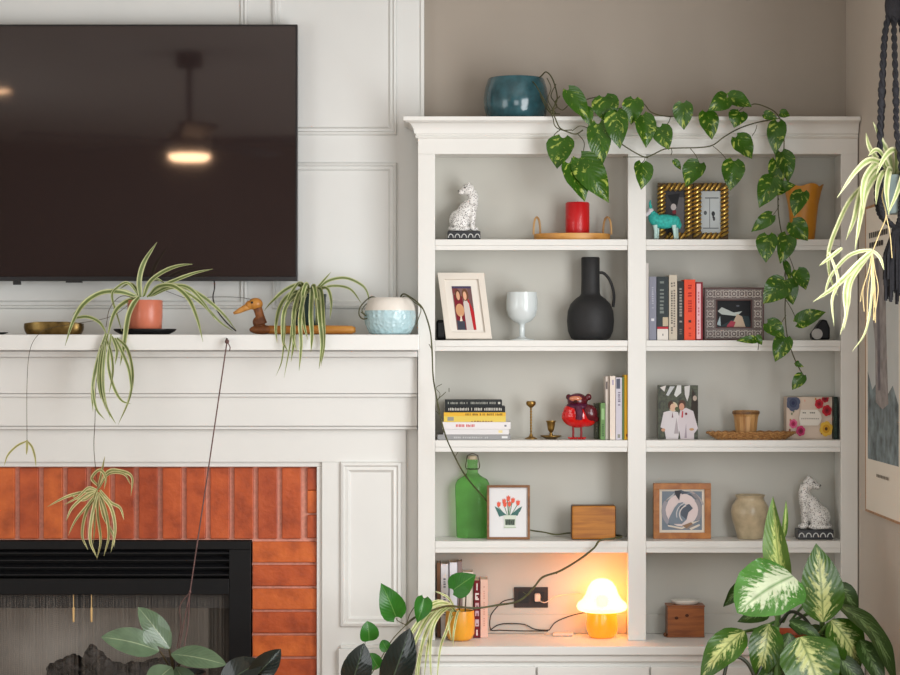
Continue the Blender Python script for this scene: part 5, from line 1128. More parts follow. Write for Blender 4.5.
for pts, w, ye in (([(309, 292), (298, 285), (284, 291), (272, 302), (264, 311)], 6, -0.27), ([(307, 292), (292, 293), (281, 305), (276, 325), (277, 343)], 6, -0.345), ([(308, 292), (294, 296), (284, 312), (283, 340), (288, 352)], 6, -0.345), ([(309, 292), (301, 290), (294, 312), (294, 340), (291, 362)], 6.5, -0.35), ([(310, 292), (305, 292), (300, 318), (301, 345), (299, 371)], 6.5, -0.35),
     ([(311, 292), (312, 290), (311, 315), (312, 335), (311, 352)], 7, -0.35), ([(312, 292), (317, 292), (320, 320), (322, 345), (319, 369)], 7, -0.35), ([(312, 292), (321, 290), (323.5, 318), (324, 345), (321, 366)], 6, -0.35), ([(309, 292), (303, 288), (296, 305), (293, 335), (297, 352)], 6, -0.34), ([(312, 292), (326, 288), (331, 300), (330, 320)], 5, -0.25),
     ([(314, 291), (318, 287), (325, 279), (331, 272)], 3.5, -0.12), ([(316, 291), (328, 281), (345, 278), (360, 284), (367, 292), (370, 306)], 4.5, -0.10), ([(316, 291), (332, 286), (350, 289), (362, 304)], 4, -0.11), ([(309, 292), (301, 283), (296, 286), (288, 300), (286, 318)], 5, -0.28), ([(310, 292), (306, 284), (302, 300), (304, 325), (308, 340)], 6, -0.33), ([(308, 292), (286, 307), (285, 330), (282, 360), (276, 376)], 3, -0.35), ([(309, 292), (294, 316), (290, 345), (284, 378)], 3, -0.35), ([(311, 292), (314, 286), (317, 305), (316, 325)], 6, -0.3)):
    over(pts, w*0.72, ye)
g.build('foliage', L_SPIDER, t, smooth=True, rounded=0)
# white and aqua dimpled pot with the long trailing vine
Y = -0.235; k = sc(Y); b0 = Vector((xx(390, Y), Y, MZ)); t = thing('trailing_plant', 'white and aqua dimpled pot with a long bare vine running down to leaves below', 'potted plant', b0)
AQ = mat('aqua_glaze', (178, 208, 214), 0.2, spec=0.6, coat=0.4); WG = mat('white_glaze', (226, 220, 210), 0.28)
nt, b = nodes_of(AQ); tc = nt.nodes.new('ShaderNodeTexCoord'); vo = nt.nodes.new('ShaderNodeTexVoronoi'); vo.inputs['Scale'].default_value = 75; nt.links.new(tc.outputs['Object'], vo.inputs['Vector']); bp = nt.nodes.new('ShaderNodeBump'); bp.inputs['Strength'].default_value = 0.9; bp.inputs['Distance'].default_value = 0.004; nt.links.new(vo.outputs['Distance'], bp.inputs['Height']); nt.links.new(bp.outputs['Normal'], b.inputs['Normal'])
o = MB().lathe(b0, [(0, 0), (18*k, 0), (21*k, 1.5*k), (25*k, 10*k), (26*k, 18*k), (25.2*k, 24*k)], 56, close=True).build('pot', AQ, t, smooth=True, rounded=70)
MB().lathe(b0, [(25.25*k, 23.8*k), (24.6*k, 28*k), (22.5*k, 33*k), (19.5*k, 36.5*k), (18.5*k, 36.8*k), (17.8*k, 35.5*k), (20.5*k, 31*k), (20*k, 27*k), (0, 26*k)], 56, close=False).build('white_collar', WG, o, smooth=True, rounded=70)
VINE = mat('green_brown_vine', (74, 74, 42), 0.5, var=0.3, vscale=18)
g = MB()
g.tube(spline(pxs([(398, 302, -0.235), (403, 294, -0.27), (410, 297, -0.30), (418, 303, -0.335), (424, 311), (430, 330), (432, 350), (433, 375), (436, 395), (440, 415), (446, 437), (455, 457), (463, 472, -0.24), (472, 484, -0.19), (479, 492, -0.150), (485, 499, -0.1435), (494, 510, -0.1405), (512, 524, -0.139), (530, 530, -0.13), (543, 532, -0.12), (556, 534.5, -0.11), (570, 533, -0.10), (590, 534, -0.095), (608, 535.5, -0.095), (620, 535.5, -0.12), (621, 537, -0.20), (613, 538.6, -0.238), (600, 540.5, -0.25), (594, 548, -0.25), (580, 559, -0.25), (560, 571, -0.25), (543, 577, -0.25), (535, 586, -0.25), (527, 595, -0.25), (516, 602, -0.25), (498, 605, -0.25), (478, 608, -0.26), (460, 607, -0.28), (448, 606, -0.33), (436, 609, -0.39), (424, 614, -0.43), (414, 618, -0.45), (406, 625, -0.46)], -0.33, -0.25), 6), 0.0032, 8, rfun=lambda u: (0.0025+(0.0010 if u > 0.5 else 0)-0.0002*math.sin(u*210)))
g.tube(spline(pxs([(406, 625), (398, 621), (396, 618)], -0.46, -0.47), 5), 0.0015, 6); g.tube(spline(pxs([(406, 625), (410, 614), (415, 606)], -0.46), 5), 0.0015, 6); g.tube(spline(pxs([(406, 625), (392, 640), (380, 660), (370, 676)], -0.46, -0.50), 5), 0.0018, 6)
g.tube(spline(pxs([(374, 668), (366, 652), (365, 641)], -0.48), 5), 0.0012, 6)
for (a, b_) in (((424, 311), (421, 306)), ((432, 350), (429, 344)), ((440, 415), (436, 411)), ((455, 457), (458, 452)), ((560, 571), (556, 574)), ((527, 595), (523, 592)), ((446, 392), (437, 400)), ((449, 392), (449, 388))): g.tube(pxs([a, b_], -0.30), 0.0012, 6)
g.tube(spline(pxs([(437, 402, -0.30), (440, 394, -0.29), (436, 388, -0.29), (442, 384, -0.29)], -0.3), 5), 0.0009, 6)
g.tube(spline(pxs([(380, 300), (371, 297), (361, 306), (359, 314), (363, 319), (370, 317)], Y, -0.28), 6), 0.0022, 6); g.tube(spline(pxs([(378, 301), (368, 303), (362, 310), (366, 316), (361, 312)], Y, -0.29), 6), 0.0016, 6)
g.tube(spline(pxs([(398, 300), (406, 296), (414, 302), (421, 309), (416, 325)], Y, -0.28), 6), 0.0014, 6)
g.build('vine', VINE, t, smooth=True)
g = MB(); k = sc(-0.37)
def pl(mb, b_, tp, w, Yl, kind='heart', nrm=None, **kw):
    n = nrm or (random.uniform(-0.35, 0.35), -1, random.uniform(0.0, 0.4))
    leaf(mb, P(b_[0], b_[1], Yl), P(tp[0], tp[1], Yl-kw.pop('dY', random.uniform(-0.01, 0.02))), w*sc(Yl), kind, n, **kw)
pl(g, (396, 617), (381, 583), 27, -0.47, fold=0.2); pl(g, (369, 641), (367, 621), 20, -0.48, kind='round'); pl(g, (424, 598), (417, 623), 19, -0.46, nrm=(0.3, -1, 0.3), fold=0.4)
pl(g, (379, 668), (370, 653), 16, -0.49, kind='round'); pl(g, (388, 651), (382, 640), 12, -0.48, kind='round')
g.build('foliage', L_PHIL, t, smooth=True, rounded=0)
# cable dropping from the television
t = thing('television_cable', 'thin black cable dropping from the television down behind the mantel plants', 'cable', P(214, 281, -0.06))
MB().tube(spline(pxs([(214, 278), (214.5, 288), (213, 298), (217, 310), (226, 322), (236, 331)], -0.06, -0.10), 6), 0.0022, 8).build('cable', CORDB, t, smooth=True)
t = thing('aerial_wire', 'fine dark wire strung along the wall under the television', 'wire', P(200, 298, -0.056))
MB().tube(spline(pxs([(166, 291), (190, 299), (212, 297), (240, 297.5), (258, 301)], -0.056), 6), 0.0008, 6).build('wire', CORDB, t)
# ---- yellow pot
Y = -0.215; k = sc(Y); b0 = Vector((xx(460, Y), Y, zct+EPS)); t = thing('potted_philodendron', 'yellow pot with one philodendron leaf and pale spider plant leaves spilling left', 'potted plant', b0)
YEL = mat('yellow_glaze', (228, 160, 48), 0.3, spec=0.5, var=0.08, vscale=15)
pot(t, b0, [(0, 0), (9.5, 0), (12, 1.5), (14.2, 6), (14.8, 14), (14.2, 28), (13.8, 29.6), (12.8, 29.6), (13, 26), (0, 24)], YEL, k, 12.9, 26.5)
g = MB()
for a, b_ in (((459, 618), (460, 595)), ((465, 618), (466, 594))): g.tube(pxs([a, b_], Y, Y-0.01), 0.0022, 8)
g.build('stem', BROWNST, t, smooth=True)
g = MB(); leaf(g, P(453, 590, -0.245), P(476, 574.5, -0.25), 26*k, 'heart', (-0.25, -1, 0.1), fold=0.12, bow=0.05); g.build('leaf', L_PHIL, t, smooth=True, rounded=0)
g = MB(); k = sc(-0.38)
for pts, w, ye in (([(458, 616), (448, 604), (432, 606), (415, 626), (402, 650), (394, 684)], 5, -0.42), ([(457, 616), (447, 605), (432, 612), (418, 635), (410, 660), (405, 690)], 5, -0.42), ([(458, 617), (450, 606), (436, 614), (424, 638), (419, 665), (417, 695)], 5.5, -0.42), ([(457, 616), (446, 606), (428, 618), (414, 645), (404, 664)], 5, -0.41), ([(459, 617), (450, 607), (436, 620), (428, 645), (424, 680)], 5, -0.42),
    ([(458, 616), (450, 600), (442, 594), (434, 591)], 3, -0.25), ([(456, 616), (446, 609), (434, 624), (430, 650), (432, 690)], 5, -0.42), ([(459, 618), (452, 616), (446, 632), (440, 650), (436, 690)], 4, -0.40), ([(462, 618), (458, 612), (454, 630), (453, 647)], 3.5, -0.35), ([(459, 616), (452, 611), (449, 625), (452, 643)], 3, -0.33), ([(457, 616), (444, 604), (425, 616), (408, 640), (398, 660)], 4.5, -0.40), ([(457, 616), (443, 602), (430, 604), (420, 616)], 4, -0.34), ([(457, 617), (447, 607), (431, 622), (421, 648), (413, 690)], 5, -0.42)):
    q = [(p[0], p[1], min(Y+(ye-Y)*i/(len(pts)-1), -0.375 if p[1] > 621 else 0)) for i, p in enumerate(pts)]
    sl(q, w, Y, ye, (random.uniform(-0.4, 0.4), -1, 0.3))
g.build('spider_leaves', L_PALE, t, smooth=True, rounded=0)
# ---- hanging rubber plant and its cord
Yh = -0.50; k = sc(Yh)
t = thing('hanging_rubber_plant', 'rubber plant with broad grey-green leaves hung by a cord from the mantel hook', 'hanging plant', P(178, 690, Yh))
CORD = mat('brown_cord', (98, 70, 66), 0.7, var=0.25, vscale=60)
g = MB(); top = P(227, 341.5, -0.3428)
kn = P(190, 592, Yh); g.tube([top, top.lerp(kn, 0.5)+Vector((0, 0, -0.004)), kn], 0.0021, 8)
g.tube(spline([kn, P(180, 606, Yh), P(181, 626, Yh), P(177, 648, Yh+0.01)], 6), 0.0016, 6); g.tube([kn, P(184, 622, Yh-0.01), P(179, 650, Yh-0.02)], 0.0018, 6); g.tube([kn, P(188, 625, Yh), P(184, 648, Yh-0.03)], 0.0018, 6)
g.ell(kn, (0.004, 0.004, 0.005), 10, 6); g.ell(top, (0.007, 0.0055, 0.008), 10, 6); g.tube(spline([top, P(230, 347, -0.343), P(229.5, 351, -0.343)], 4), 0.0018, 6)
g.build('cord', CORD, t, smooth=True)
hk = P(227, 339.5, MY); MB().tube(spline([hk+Vector((0, -0.0005, 0.003)), hk+Vector((0, -0.010, 0.002)), hk+Vector((0, -0.012, -0.006)), hk+Vector((0, -0.006, -0.010))], 5), 0.0022, 8).build('hook', BLACKM, mant, smooth=True)
b0 = P(178, 745, Yh); k = sc(Yh); 
b0 = P(178, 712, Yh); pot(t, b0, [(0, 0), (20, 0), (23, 2), (27, 34), (28, 40), (26.5, 40), (25, 34), (0, 32)], mat('black_plastic_pot', (28, 27, 28), 0.45), k, 24, 35)
g = MB(); st = P(174, 676, Yh)
for tp in ((160, 651), (169, 649), (172, 655), (170, 668), (180, 664)): g.tube(spline([st, P((tp[0]+174)/2, (tp[1]+676)/2-1, Yh-0.01), P(tp[0], tp[1], Yh-0.02)], 4), 0.0028, 8)
g.tube([P(176, 690, Yh), st, P(171, 655, Yh)], 0.0045, 8)
g.build('stem', BROWNST, t, smooth=True)
g = MB()
pl(g, (159, 651), (101, 637), 31, Yh-0.03, 'oval', (0.1, -1, 0.75), fold=0.12, bow=0.08, dY=0.05); pl(g, (170, 649), (138, 607), 25, Yh, 'oval', (0.35, -1, 0.35), fold=0.22, bow=0.05, dY=0.0); pl(g, (171, 654), (227, 665), 25, Yh-0.04, 'oval', (0.0, -1, 0.75), fold=0.12, bow=0.06, dY=0.05)
pl(g, (172, 667), (148, 692), 27, Yh-0.05, 'oval', (-0.3, -1, 0.4), bow=0.1, dY=0.04); pl(g, (176, 667), (192, 700), 24, Yh-0.03, 'oval', (0.3, -1, 0.3), bow=0.1, dY=0.03)
g.build('foliage', L_RUB, t, smooth=True, rounded=0)
# ---- dark rubber plant standing on the floor
Yr = -0.85; k = sc(Yr)
pb = P(318, 0, Yr); t = thing('rubber_plant', 'dark burgundy-green rubber plant standing on the floor before the mantel leg', 'potted plant', (pb.x, Yr, 0.0006))
pot(t, Vector((pb.x, Yr, 0.0006)), [(0, 0), (36, 0), (40, 3), (48, 80), (50, 88), (47, 88), (45, 80), (0, 76)], mat('grey_floor_pot', (120, 116, 110), 0.6), k, 45, 80)
g = MB(); b0 = Vector((pb.x, Yr, 0.25))
for (a, b_) in ((350, 692), (390, 692), (226, 690), (252, 680)): g.tube(spline([b0, b0.lerp(P(a, b_, Yr), 0.5)+Vector((0, 0, 0.06)), P(a, b_, Yr)], 8), 0.005, 8)
g.build('stem', BROWNST, t, smooth=True)
g = MB()
pl(g, (349, 692), (364, 643), 31, Yr, 'oval', (0.2, -1, 0.1), fold=0.15, bow=0.06, dY=0.0); pl(g, (386, 697), (410, 628), 34, Yr, 'oval', (0.25, -1, 0.35), fold=0.2, bow=0.05, dY=0.0)
pl(g, (220, 688), (263, 661), 34, Yr, 'oval', (-0.2, -1, 0.5), fold=0.1, bow=0.08, dY=0.0); pl(g, (250, 682), (281, 649), 25, Yr, 'oval', (0.3, -1, 0.3), fold=0.25, bow=0.06, dY=0.0)
g.build('foliage', L_RUBD, t, smooth=True, rounded=0)
# ================================================================== pothos on top of the bookcase
Y = -0.135; k = sc(Y); b0 = Vector((xx(516, Y), Y, ztop+EPS)); t = thing('pothos', 'golden pothos in a teal glazed pot trailing along the top of the bookcase', 'potted plant', b0)
TEAL = mat('teal_glaze', (40, 80, 88), 0.18, spec=0.6, coat=0.4, var=0.35, vscale=30)
pot(t, b0, [(0, 0), (27, 0), (29.5, 3), (32, 13), (32.4, 22), (31, 32), (28.4, 40.6), (27.4, 42), (26.2, 40.6), (27.6, 32), (0, 30)], TEAL, k, 26, 34)
g = MB()
def vt(pts, Y0, Y1, r): g.tube(spline(pxs(pts, Y0, Y1), 6), r, 7)
vt([(530, 82, -0.15), (540, 77, -0.19), (546, 72, -0.22), (552, 78, -0.24), (556, 90, -0.26), (557, 100, -0.28), (553, 110, -0.29), (556, 120, -0.295), (560, 128), (568, 132), (576, 134), (583, 130)], -0.30, -0.30, 0.0022)
vt([(525, 80), (534, 86), (541, 97), (546, 107), (551, 113), (560, 114)], -0.19, -0.24, 0.0018); vt([(528, 79, -0.19), (535, 84, -0.23), (543, 98, -0.26), (549, 108, -0.28), (553, 118), (555, 126), (562, 130), (572, 130)], -0.295, -0.30, 0.0018)
vt([(556, 84), (551, 96), (557, 106), (549, 112)], -0.2, -0.25, 0.0016); vt([(560, 96), (555, 103), (562, 110), (570, 104), (580, 100)], -0.22, -0.28, 0.0018); vt([(547, 78), (551, 88), (548, 100), (556, 114)], -0.2, -0.24, 0.0014)
vt([(572, 131), (580, 126), (590, 128), (600, 125)], -0.30, -0.31, 0.0014); vt([(556, 133), (560, 130)], -0.29, -0.29, 0.0015); vt([(558, 131), (554, 136), (561, 138)], -0.29, -0.30, 0.0015); vt([(577, 133), (584, 142), (583, 152), (580, 160)], -0.30, -0.31, 0.0013)
vt([(578, 103), (592, 98), (606, 98), (616, 108), (626, 106), (634, 101), (644, 104), (651, 112), (664, 116), (676, 116), (688, 110)], -0.278, -0.280, 0.0018)
vt([(604, 132), (620, 143), (634, 152), (645, 157), (652, 155), (665, 149), (680, 148), (700, 147.5), (713, 145), (724, 137), (738, 129), (755, 123), (770, 120), (780, 118)], -0.30, -0.29, 0.0021)
vt([(623, 157), (640, 157), (648, 158)], -0.295, -0.30, 0.0012)
vt([(728, 97), (745, 106), (755, 104), (766, 107), (776, 113), (782, 124), (784, 140, -0.29), (783, 160), (779, 180), (778, 205), (780, 225), (784, 244), (785, 262), (786, 285), (785, 310), (787, 335), (793, 355), (799, 368), (804, 376)], -0.28, -0.30, 0.002)
vt([(738, 112), (746, 105)], -0.27, -0.27, 0.0013)
for a, b_ in (((671, 116), (665, 127)), ((671, 148), (671, 155)), ((690, 148), (699, 162)), ((713, 146), (727, 160)), ((645, 157), (642, 163)), ((757, 125), (752, 136)), ((785, 262), (783, 282)), ((783, 245), (795, 272)), ((786, 300), (797, 322)), ((779, 205), (772, 216)), ((776, 240), (778, 234)), ((786, 315), (775, 330)), ((770, 320), (757, 339)), ((757, 339), (758, 350)), ((800, 369), (795, 364)), ((779, 200), (770, 180))): vt([a, ((a[0]+b_[0])/2+1, (a[1]+b_[1])/2), b_], -0.29, -0.30, 0.0012)
g.build('vine', VINE, t, smooth=True)
g = MB()
LV = [((563, 138), (557, 169), 29), ((569, 163), (585, 202), 28), ((580, 158), (609, 203), 31), ((598, 124), (601, 168), 25), ((604, 97), (610, 125), 28), ((616, 112), (620, 149), 25), ((568, 90), (589, 121), 20), ((634, 99), (631, 125), 22), ((642, 115), (646, 148), 24), ((642, 163), (641, 190), 21), ((585, 108), (590, 126), 14),
 ((683, 103), (684, 130), 21), ((660, 127), (669, 150), 21), ((727, 98), (708, 111), 20), ((728, 97), (752, 107), 19), ((706, 112), (712, 140), 22), ((740, 112), (734, 128), 20), ((736, 137), (752, 159), 24), ((700, 163), (686, 187), 24), ((734, 161), (730, 191), 24), ((674, 160), (681, 170), 7),
 ((780, 113), (790, 116), 10), ((764, 114), (778, 119), 10), ((778, 122), (775, 155), 20), ((781, 152), (788, 183), 21), ((773, 178), (759, 208), 24), ((774, 191), (796, 185), 15), ((803, 192), (794, 217), 19), ((792, 222), (808, 241), 21), ((772, 215), (751, 232), 15), ((768, 235), (766, 263), 22), ((787, 235), (780, 264), 21), ((776, 160), (778, 195), 17),
 ((797, 270), (806, 290), 19), ((785, 282), (763, 304), 27), ((786, 280), (793, 305), 20), ((797, 323), (826, 312), 18), ((767, 323), (785, 338), 19), ((786, 337), (775, 362), 20), ((757, 340), (736, 341), 9), ((803, 375), (792, 390), 13), ((796, 364), (804, 367), 5), ((799, 362), (794, 364), 4), ((756, 336), (762, 345), 8), ((785, 262), (790, 282), 8)]
for i, (b_, tp, w) in enumerate(LV):
    pl(g, b_, tp, w, -0.31-0.012*((i*7) % 4), 'heart', (random.uniform(-0.35, 0.35), -1, random.uniform(0.05, 0.5)), fold=random.uniform(0.12, 0.35), bow=random.uniform(0.06, 0.15), wav=0.06, dY=random.uniform(-0.005, 0.015))
g.build('foliage', L_POTHOS, t, smooth=True, rounded=0)
# ================================================================== dieffenbachia on a plant stand before the worktop
YO = -0.50                                     # the plant stands clear of the worktop
P_, pxs_ = P, pxs
def PD(px, py, Y): return P_(px, py, Y+YO)
def pxd(pts, Y0, Y1=None):
    Y1 = Y0 if Y1 is None else Y1
    return [PD(p[0], p[1], p[2] if len(p) > 2 else Y0+(Y1-Y0)*i/max(1, len(pts)-1)) for i, p in enumerate(pts)]
Y = -0.235; k = sc(Y+YO); potz = zz(633, Y+YO)-0.175
b0 = Vector((xx(783, Y+YO), Y+YO, potz)); t = thing('dieffenbachia', 'large dieffenbachia with cream-centred leaves in an orange pot before the worktop', 'potted plant', b0)
ORG = mat('orange_terracotta', (206, 86, 34), 0.4, var=0.1, vscale=12)
pot(t, b0, [(0, 0), (19, 0), (21, 1), (28, 52), (29, 60), (27.6, 60), (26.5, 54), (0, 48)], ORG, k, 26, 54)
ps = thing('plant_stand', 'wooden plant stand carrying the orange dieffenbachia pot', 'plant stand', (b0.x, b0.y, 0))
PSW = wood('stand_wood', (120, 80, 46), (160, 112, 70), (8, 8, 1))
MB().lathe((b0.x, b0.y, 0), [(0, potz-0.025), (0.13, potz-0.025), (0.13, potz-0.0006), (0, potz-0.0006)], 40).build('top', PSW, ps)
for i in range(4):
    a_ = PI/4+i*PI/2; MB().tube([(b0.x+0.13*math.cos(a_), b0.y+0.13*math.sin(a_), 0.0008), (b0.x+0.09*math.cos(a_), b0.y+0.09*math.sin(a_), potz-0.0255)], [0.011, 0.016], 10).build('leg', PSW, ps, smooth=True)
DST = mat('dieffenbachia_stem', (84, 118, 58), 0.4, var=0.2, vscale=20); DBR = mat('dark_leaf_stalk', (48, 52, 36), 0.45)
g = MB()
def tb(pts, Y0, Y1, r): g.tube(spline(pxd(pts, Y0, Y1), 6), r, 8)
tb([(778, 625), (778, 605), (781, 590), (782, 575)], Y, -0.24, 0.009); tb([(776, 628), (776, 650), (778, 680)], -0.36, -0.42, 0.0105); tb([(778, 622), (774, 634), (776, 650)], -0.24, -0.36, 0.010)
tb([(790, 624), (812, 636), (822, 640), (822, 622), (820, 610)], Y, -0.36, 0.008); tb([(822, 640), (824, 655), (828, 680)], -0.36, -0.40, 0.008); tb([(783, 622), (790, 606), (789, 585)], Y, -0.30, 0.005)
tb([(790, 622), (812, 612), (833, 603)], Y, -0.30, 0.005); tb([(790, 622), (805, 604), (828, 592), (835, 588)], Y, -0.20, 0.004); tb([(775, 622), (760, 628), (743, 632)], Y, -0.34, 0.005); tb([(778, 622), (768, 600), (745, 584)], Y, -0.20, 0.004); tb([(790, 625), (810, 640), (828, 624)], Y, -0.38, 0.005)
g.build('stem', DST, t, smooth=True)
g = MB(); tb([(756, 680), (748, 664), (738, 657), (728, 662), (724, 676)], -0.42, -0.44, 0.0055); g.build('leaf_stalk', DBR, t, smooth=True)
g = MB(); tb([(776, 655), (764, 662), (756, 680)], -0.38, -0.42, 0.005); g.build('leaf_stalk', DBR, t, smooth=True)
g = MB(); tb([(778, 625), (790, 612), (802, 616), (812, 628)], -0.25, -0.30, 0.005); g.build('leaf_stalk', DBR, t, smooth=True)
g = MB(); Yd = -0.40
leaf(g, PD(823, 622, Yd), PD(816, 543, Yd+0.02), 44*k, 'lance', (0.05, -1, 0.1), fold=0.10, bow=0.08, wav=0.05, nl=24, nw=12)
leaf(g, PD(744, 631, Yd), PD(700, 682, Yd-0.04), 34*k, 'lance', (-0.35, -1, 0.45), fold=0.12, bow=0.16, wav=0.07, nl=24, nw=12)
leaf(g, PD(769, 624, Yd+0.02), PD(758, 681, Yd), 34*k, 'lance', (0.0, -1, 0.3), fold=0.2, bow=0.12, wav=0.06, nl=24, nw=12)
leaf(g, PD(800, 637, Yd-0.06), PD(824, 705, Yd-0.12), 58*k, 'lance', (-0.1, -1, 0.55), fold=0.08, bow=0.14, wav=0.06, nl=24, nw=12)
leaf(g, PD(831, 620, Yd+0.02), PD(860, 670, Yd), 40*k, 'lance', (0.25, -1, 0.4), fold=0.12, bow=0.14, wav=0.06, nl=24, nw=12)
leaf(g, PD(828, 640, Yd+0.05), PD(838, 690, Yd+0.03), 22*k, 'lance', (0.35, -1, 0.1), fold=0.25, bow=0.1, nl=20, nw=8)
g.build('cream_centred_leaves', L_DIEF, t, smooth=True, rounded=0)
g = MB()
leaf(g, PD(793, 576, Yd), PD(737, 613, Yd-0.08), 66*k, 'round', (0.0, -1, 0.9), fold=0.06, bow=0.10, wav=0.05, nl=24, nw=12)
g.build('pale_shiny_leaf', L_DIEFW, t, smooth=True, rounded=0)
g = MB()
leaf(g, PD(783, 590, -0.30), PD(773, 496, -0.33), 27*k, 'lance', (-0.4, -1, 0.1), fold=0.55, bow=0.05, wav=0.05, nl=24, nw=10, twist=0.5)
leaf(g, PD(783, 540, -0.30), PD(786, 500, -0.31), 6*k, 'lance', (0, -1, 0), fold=0.5, nl=12)
g.build('upright_young_leaf', leafmat('dieffenbachia_young_leaf', (96, 128, 58), (188, 200, 120), 'feather', 0.35, 0.5), t, smooth=True, rounded=0)
g = MB()
leaf(g, PD(834, 602, -0.33), PD(897, 690, -0.52), 30*k, 'lance', (0.4, -0.6, 0.7), fold=0.12, bow=0.16, wav=0.08, nl=24, nw=10); leaf(g, PD(860, 640, -0.42), PD(884, 690, -0.5), 22*k, 'lance', (0.1, -1, 0.2), fold=0.2, bow=0.1, nl=20, nw=8)
leaf(g, PD(834, 583, -0.22), PD(858, 615, -0.24), 22*k, 'lance', (0.3, -1, 0.4), fold=0.15, bow=0.15, nl=20, nw=8); leaf(g, PD(744, 582, -0.22), PD(723, 607, -0.25), 15*k, 'lance', (0.2, -1, 0.2), fold=0.4, bow=0.05, wav=0.15, nl=20, nw=8)
leaf(g, PD(790, 622, -0.36), PD(823, 640, -0.38), 14*k, 'lance', (0, -0.8, 0.6), fold=0.15, bow=0.08, nl=20, nw=8); leaf(g, PD(770, 612, -0.36), PD(737, 622, -0.38), 16*k, 'lance', (0, -1, 0.5), fold=0.15, bow=0.06, nl=20, nw=8); leaf(g, PD(838, 655, -0.42), PD(868, 700, -0.44), 20*k, 'lance', (0.2, -1, 0.2), fold=0.2, nl=20, nw=8)
leaf(g, PD(789, 633, -0.36), PD(779, 692, -0.39), 26*k, 'lance', (0.1, -1, 0.2), fold=0.2, bow=0.1, nl=20, nw=8); leaf(g, PD(766, 640, -0.34), PD(772, 690, -0.37), 22*k, 'lance', (-0.2, -1, 0.2), fold=0.2, bow=0.1, nl=20, nw=8); leaf(g, PD(806, 628, -0.30), PD(838, 648, -0.34), 18*k, 'lance', (0.1, -1, 0.5), fold=0.2, bow=0.1, nl=20, nw=8)
leaf(g, PD(778, 660, -0.38), PD(748, 700, -0.42), 16*k, 'lance', (0, -1, 0.2), fold=0.25, nl=20, nw=8)
g.build('dark_leaves', L_DIEFD, t, smooth=True, rounded=0)
# ================================================================== right-hand wall: poster
XP = RX-0.0008
def wp(px): return 2100*XP/(px-450)+CAMY          # Y on the wall plane
y1, y0 = -0.374, -0.905; pz0, pz1 = 1.176, 2.135
t = thing('framed_poster', 'tall wood-framed poster of a pale tree trunk on the right wall', 'picture', (XP, (y0+y1)/2, pz0))
PF = wood('poster_frame_wood', (150, 106, 66), (190, 142, 96), (20, 20, 2), 2, 0.4)
g = MB(); fx = XP-0.0095; fw = 0.008
g.box(fx, XP, y0, y1, pz0, pz0+fw).box(fx, XP, y0, y1, pz1-fw, pz1).box(fx, XP, y0, y0+fw, pz0+fw, pz1-fw).box(fx, XP, y1-fw, y1, pz0+fw, pz1-fw)
g.build('frame', PF, t, bevel=0.001)
MB().box(XP-0.008, XP-0.002, y0+fw, y1-fw, pz0+fw, pz1-fw).build('backing', BLACKM, t)
WASH = mat('watercolour_sky', (196, 200, 198), 0.6, var=0.06, vscale=8)
TRUNK = mat('watercolour_trunk', (150, 144, 142), 0.6, var=0.28, vscale=26); WATER = mat('watercolour_water', (112, 126, 130), 0.6, var=0.6, vscale=22)
sh = [('r', 0.06, 0.17, 0.94, 0.83, WASH), ('p', [(0.06, 0.17), (0.94, 0.17), (0.94, 0.36), (0.78, 0.42), (0.6, 0.38), (0.4, 0.44), (0.2, 0.40), (0.06, 0.46)], WATER),
      ('p', [(0.30, 0.36), (0.28, 0.55), (0.16, 0.7), (0.12, 0.83), (0.58, 0.83), (0.60, 0.6), (0.66, 0.36), (0.5, 0.34)], TRUNK), ('p', [(0.36, 0.4), (0.34, 0.7), (0.3, 0.83), (0.38, 0.83), (0.42, 0.6), (0.44, 0.4)], mat('trunk_shadow_paint', (112, 106, 112), 0.6, var=0.3, vscale=30))]
INK = (74, 70, 66)
for x in range(9):
    sh.append(('r', 0.10+x*0.062, 0.900, 0.10+x*0.062+0.044, 0.918, INK))
for x in range(6): sh.append(('r', 0.12+x*0.07, 0.868, 0.12+x*0.07+0.05, 0.885, INK))
for x in range(8): sh.append(('r', 0.34+x*0.045, 0.118, 0.34+x*0.045+0.03, 0.128, (150, 140, 128)))
picture('print', t, (XP-0.0085, y1-fw, pz0+fw), (0, y0-y1+2*fw, 0), (0, 0, pz1-pz0-2*fw), sh, (236, 228, 214), N=(-1, 0, 0))
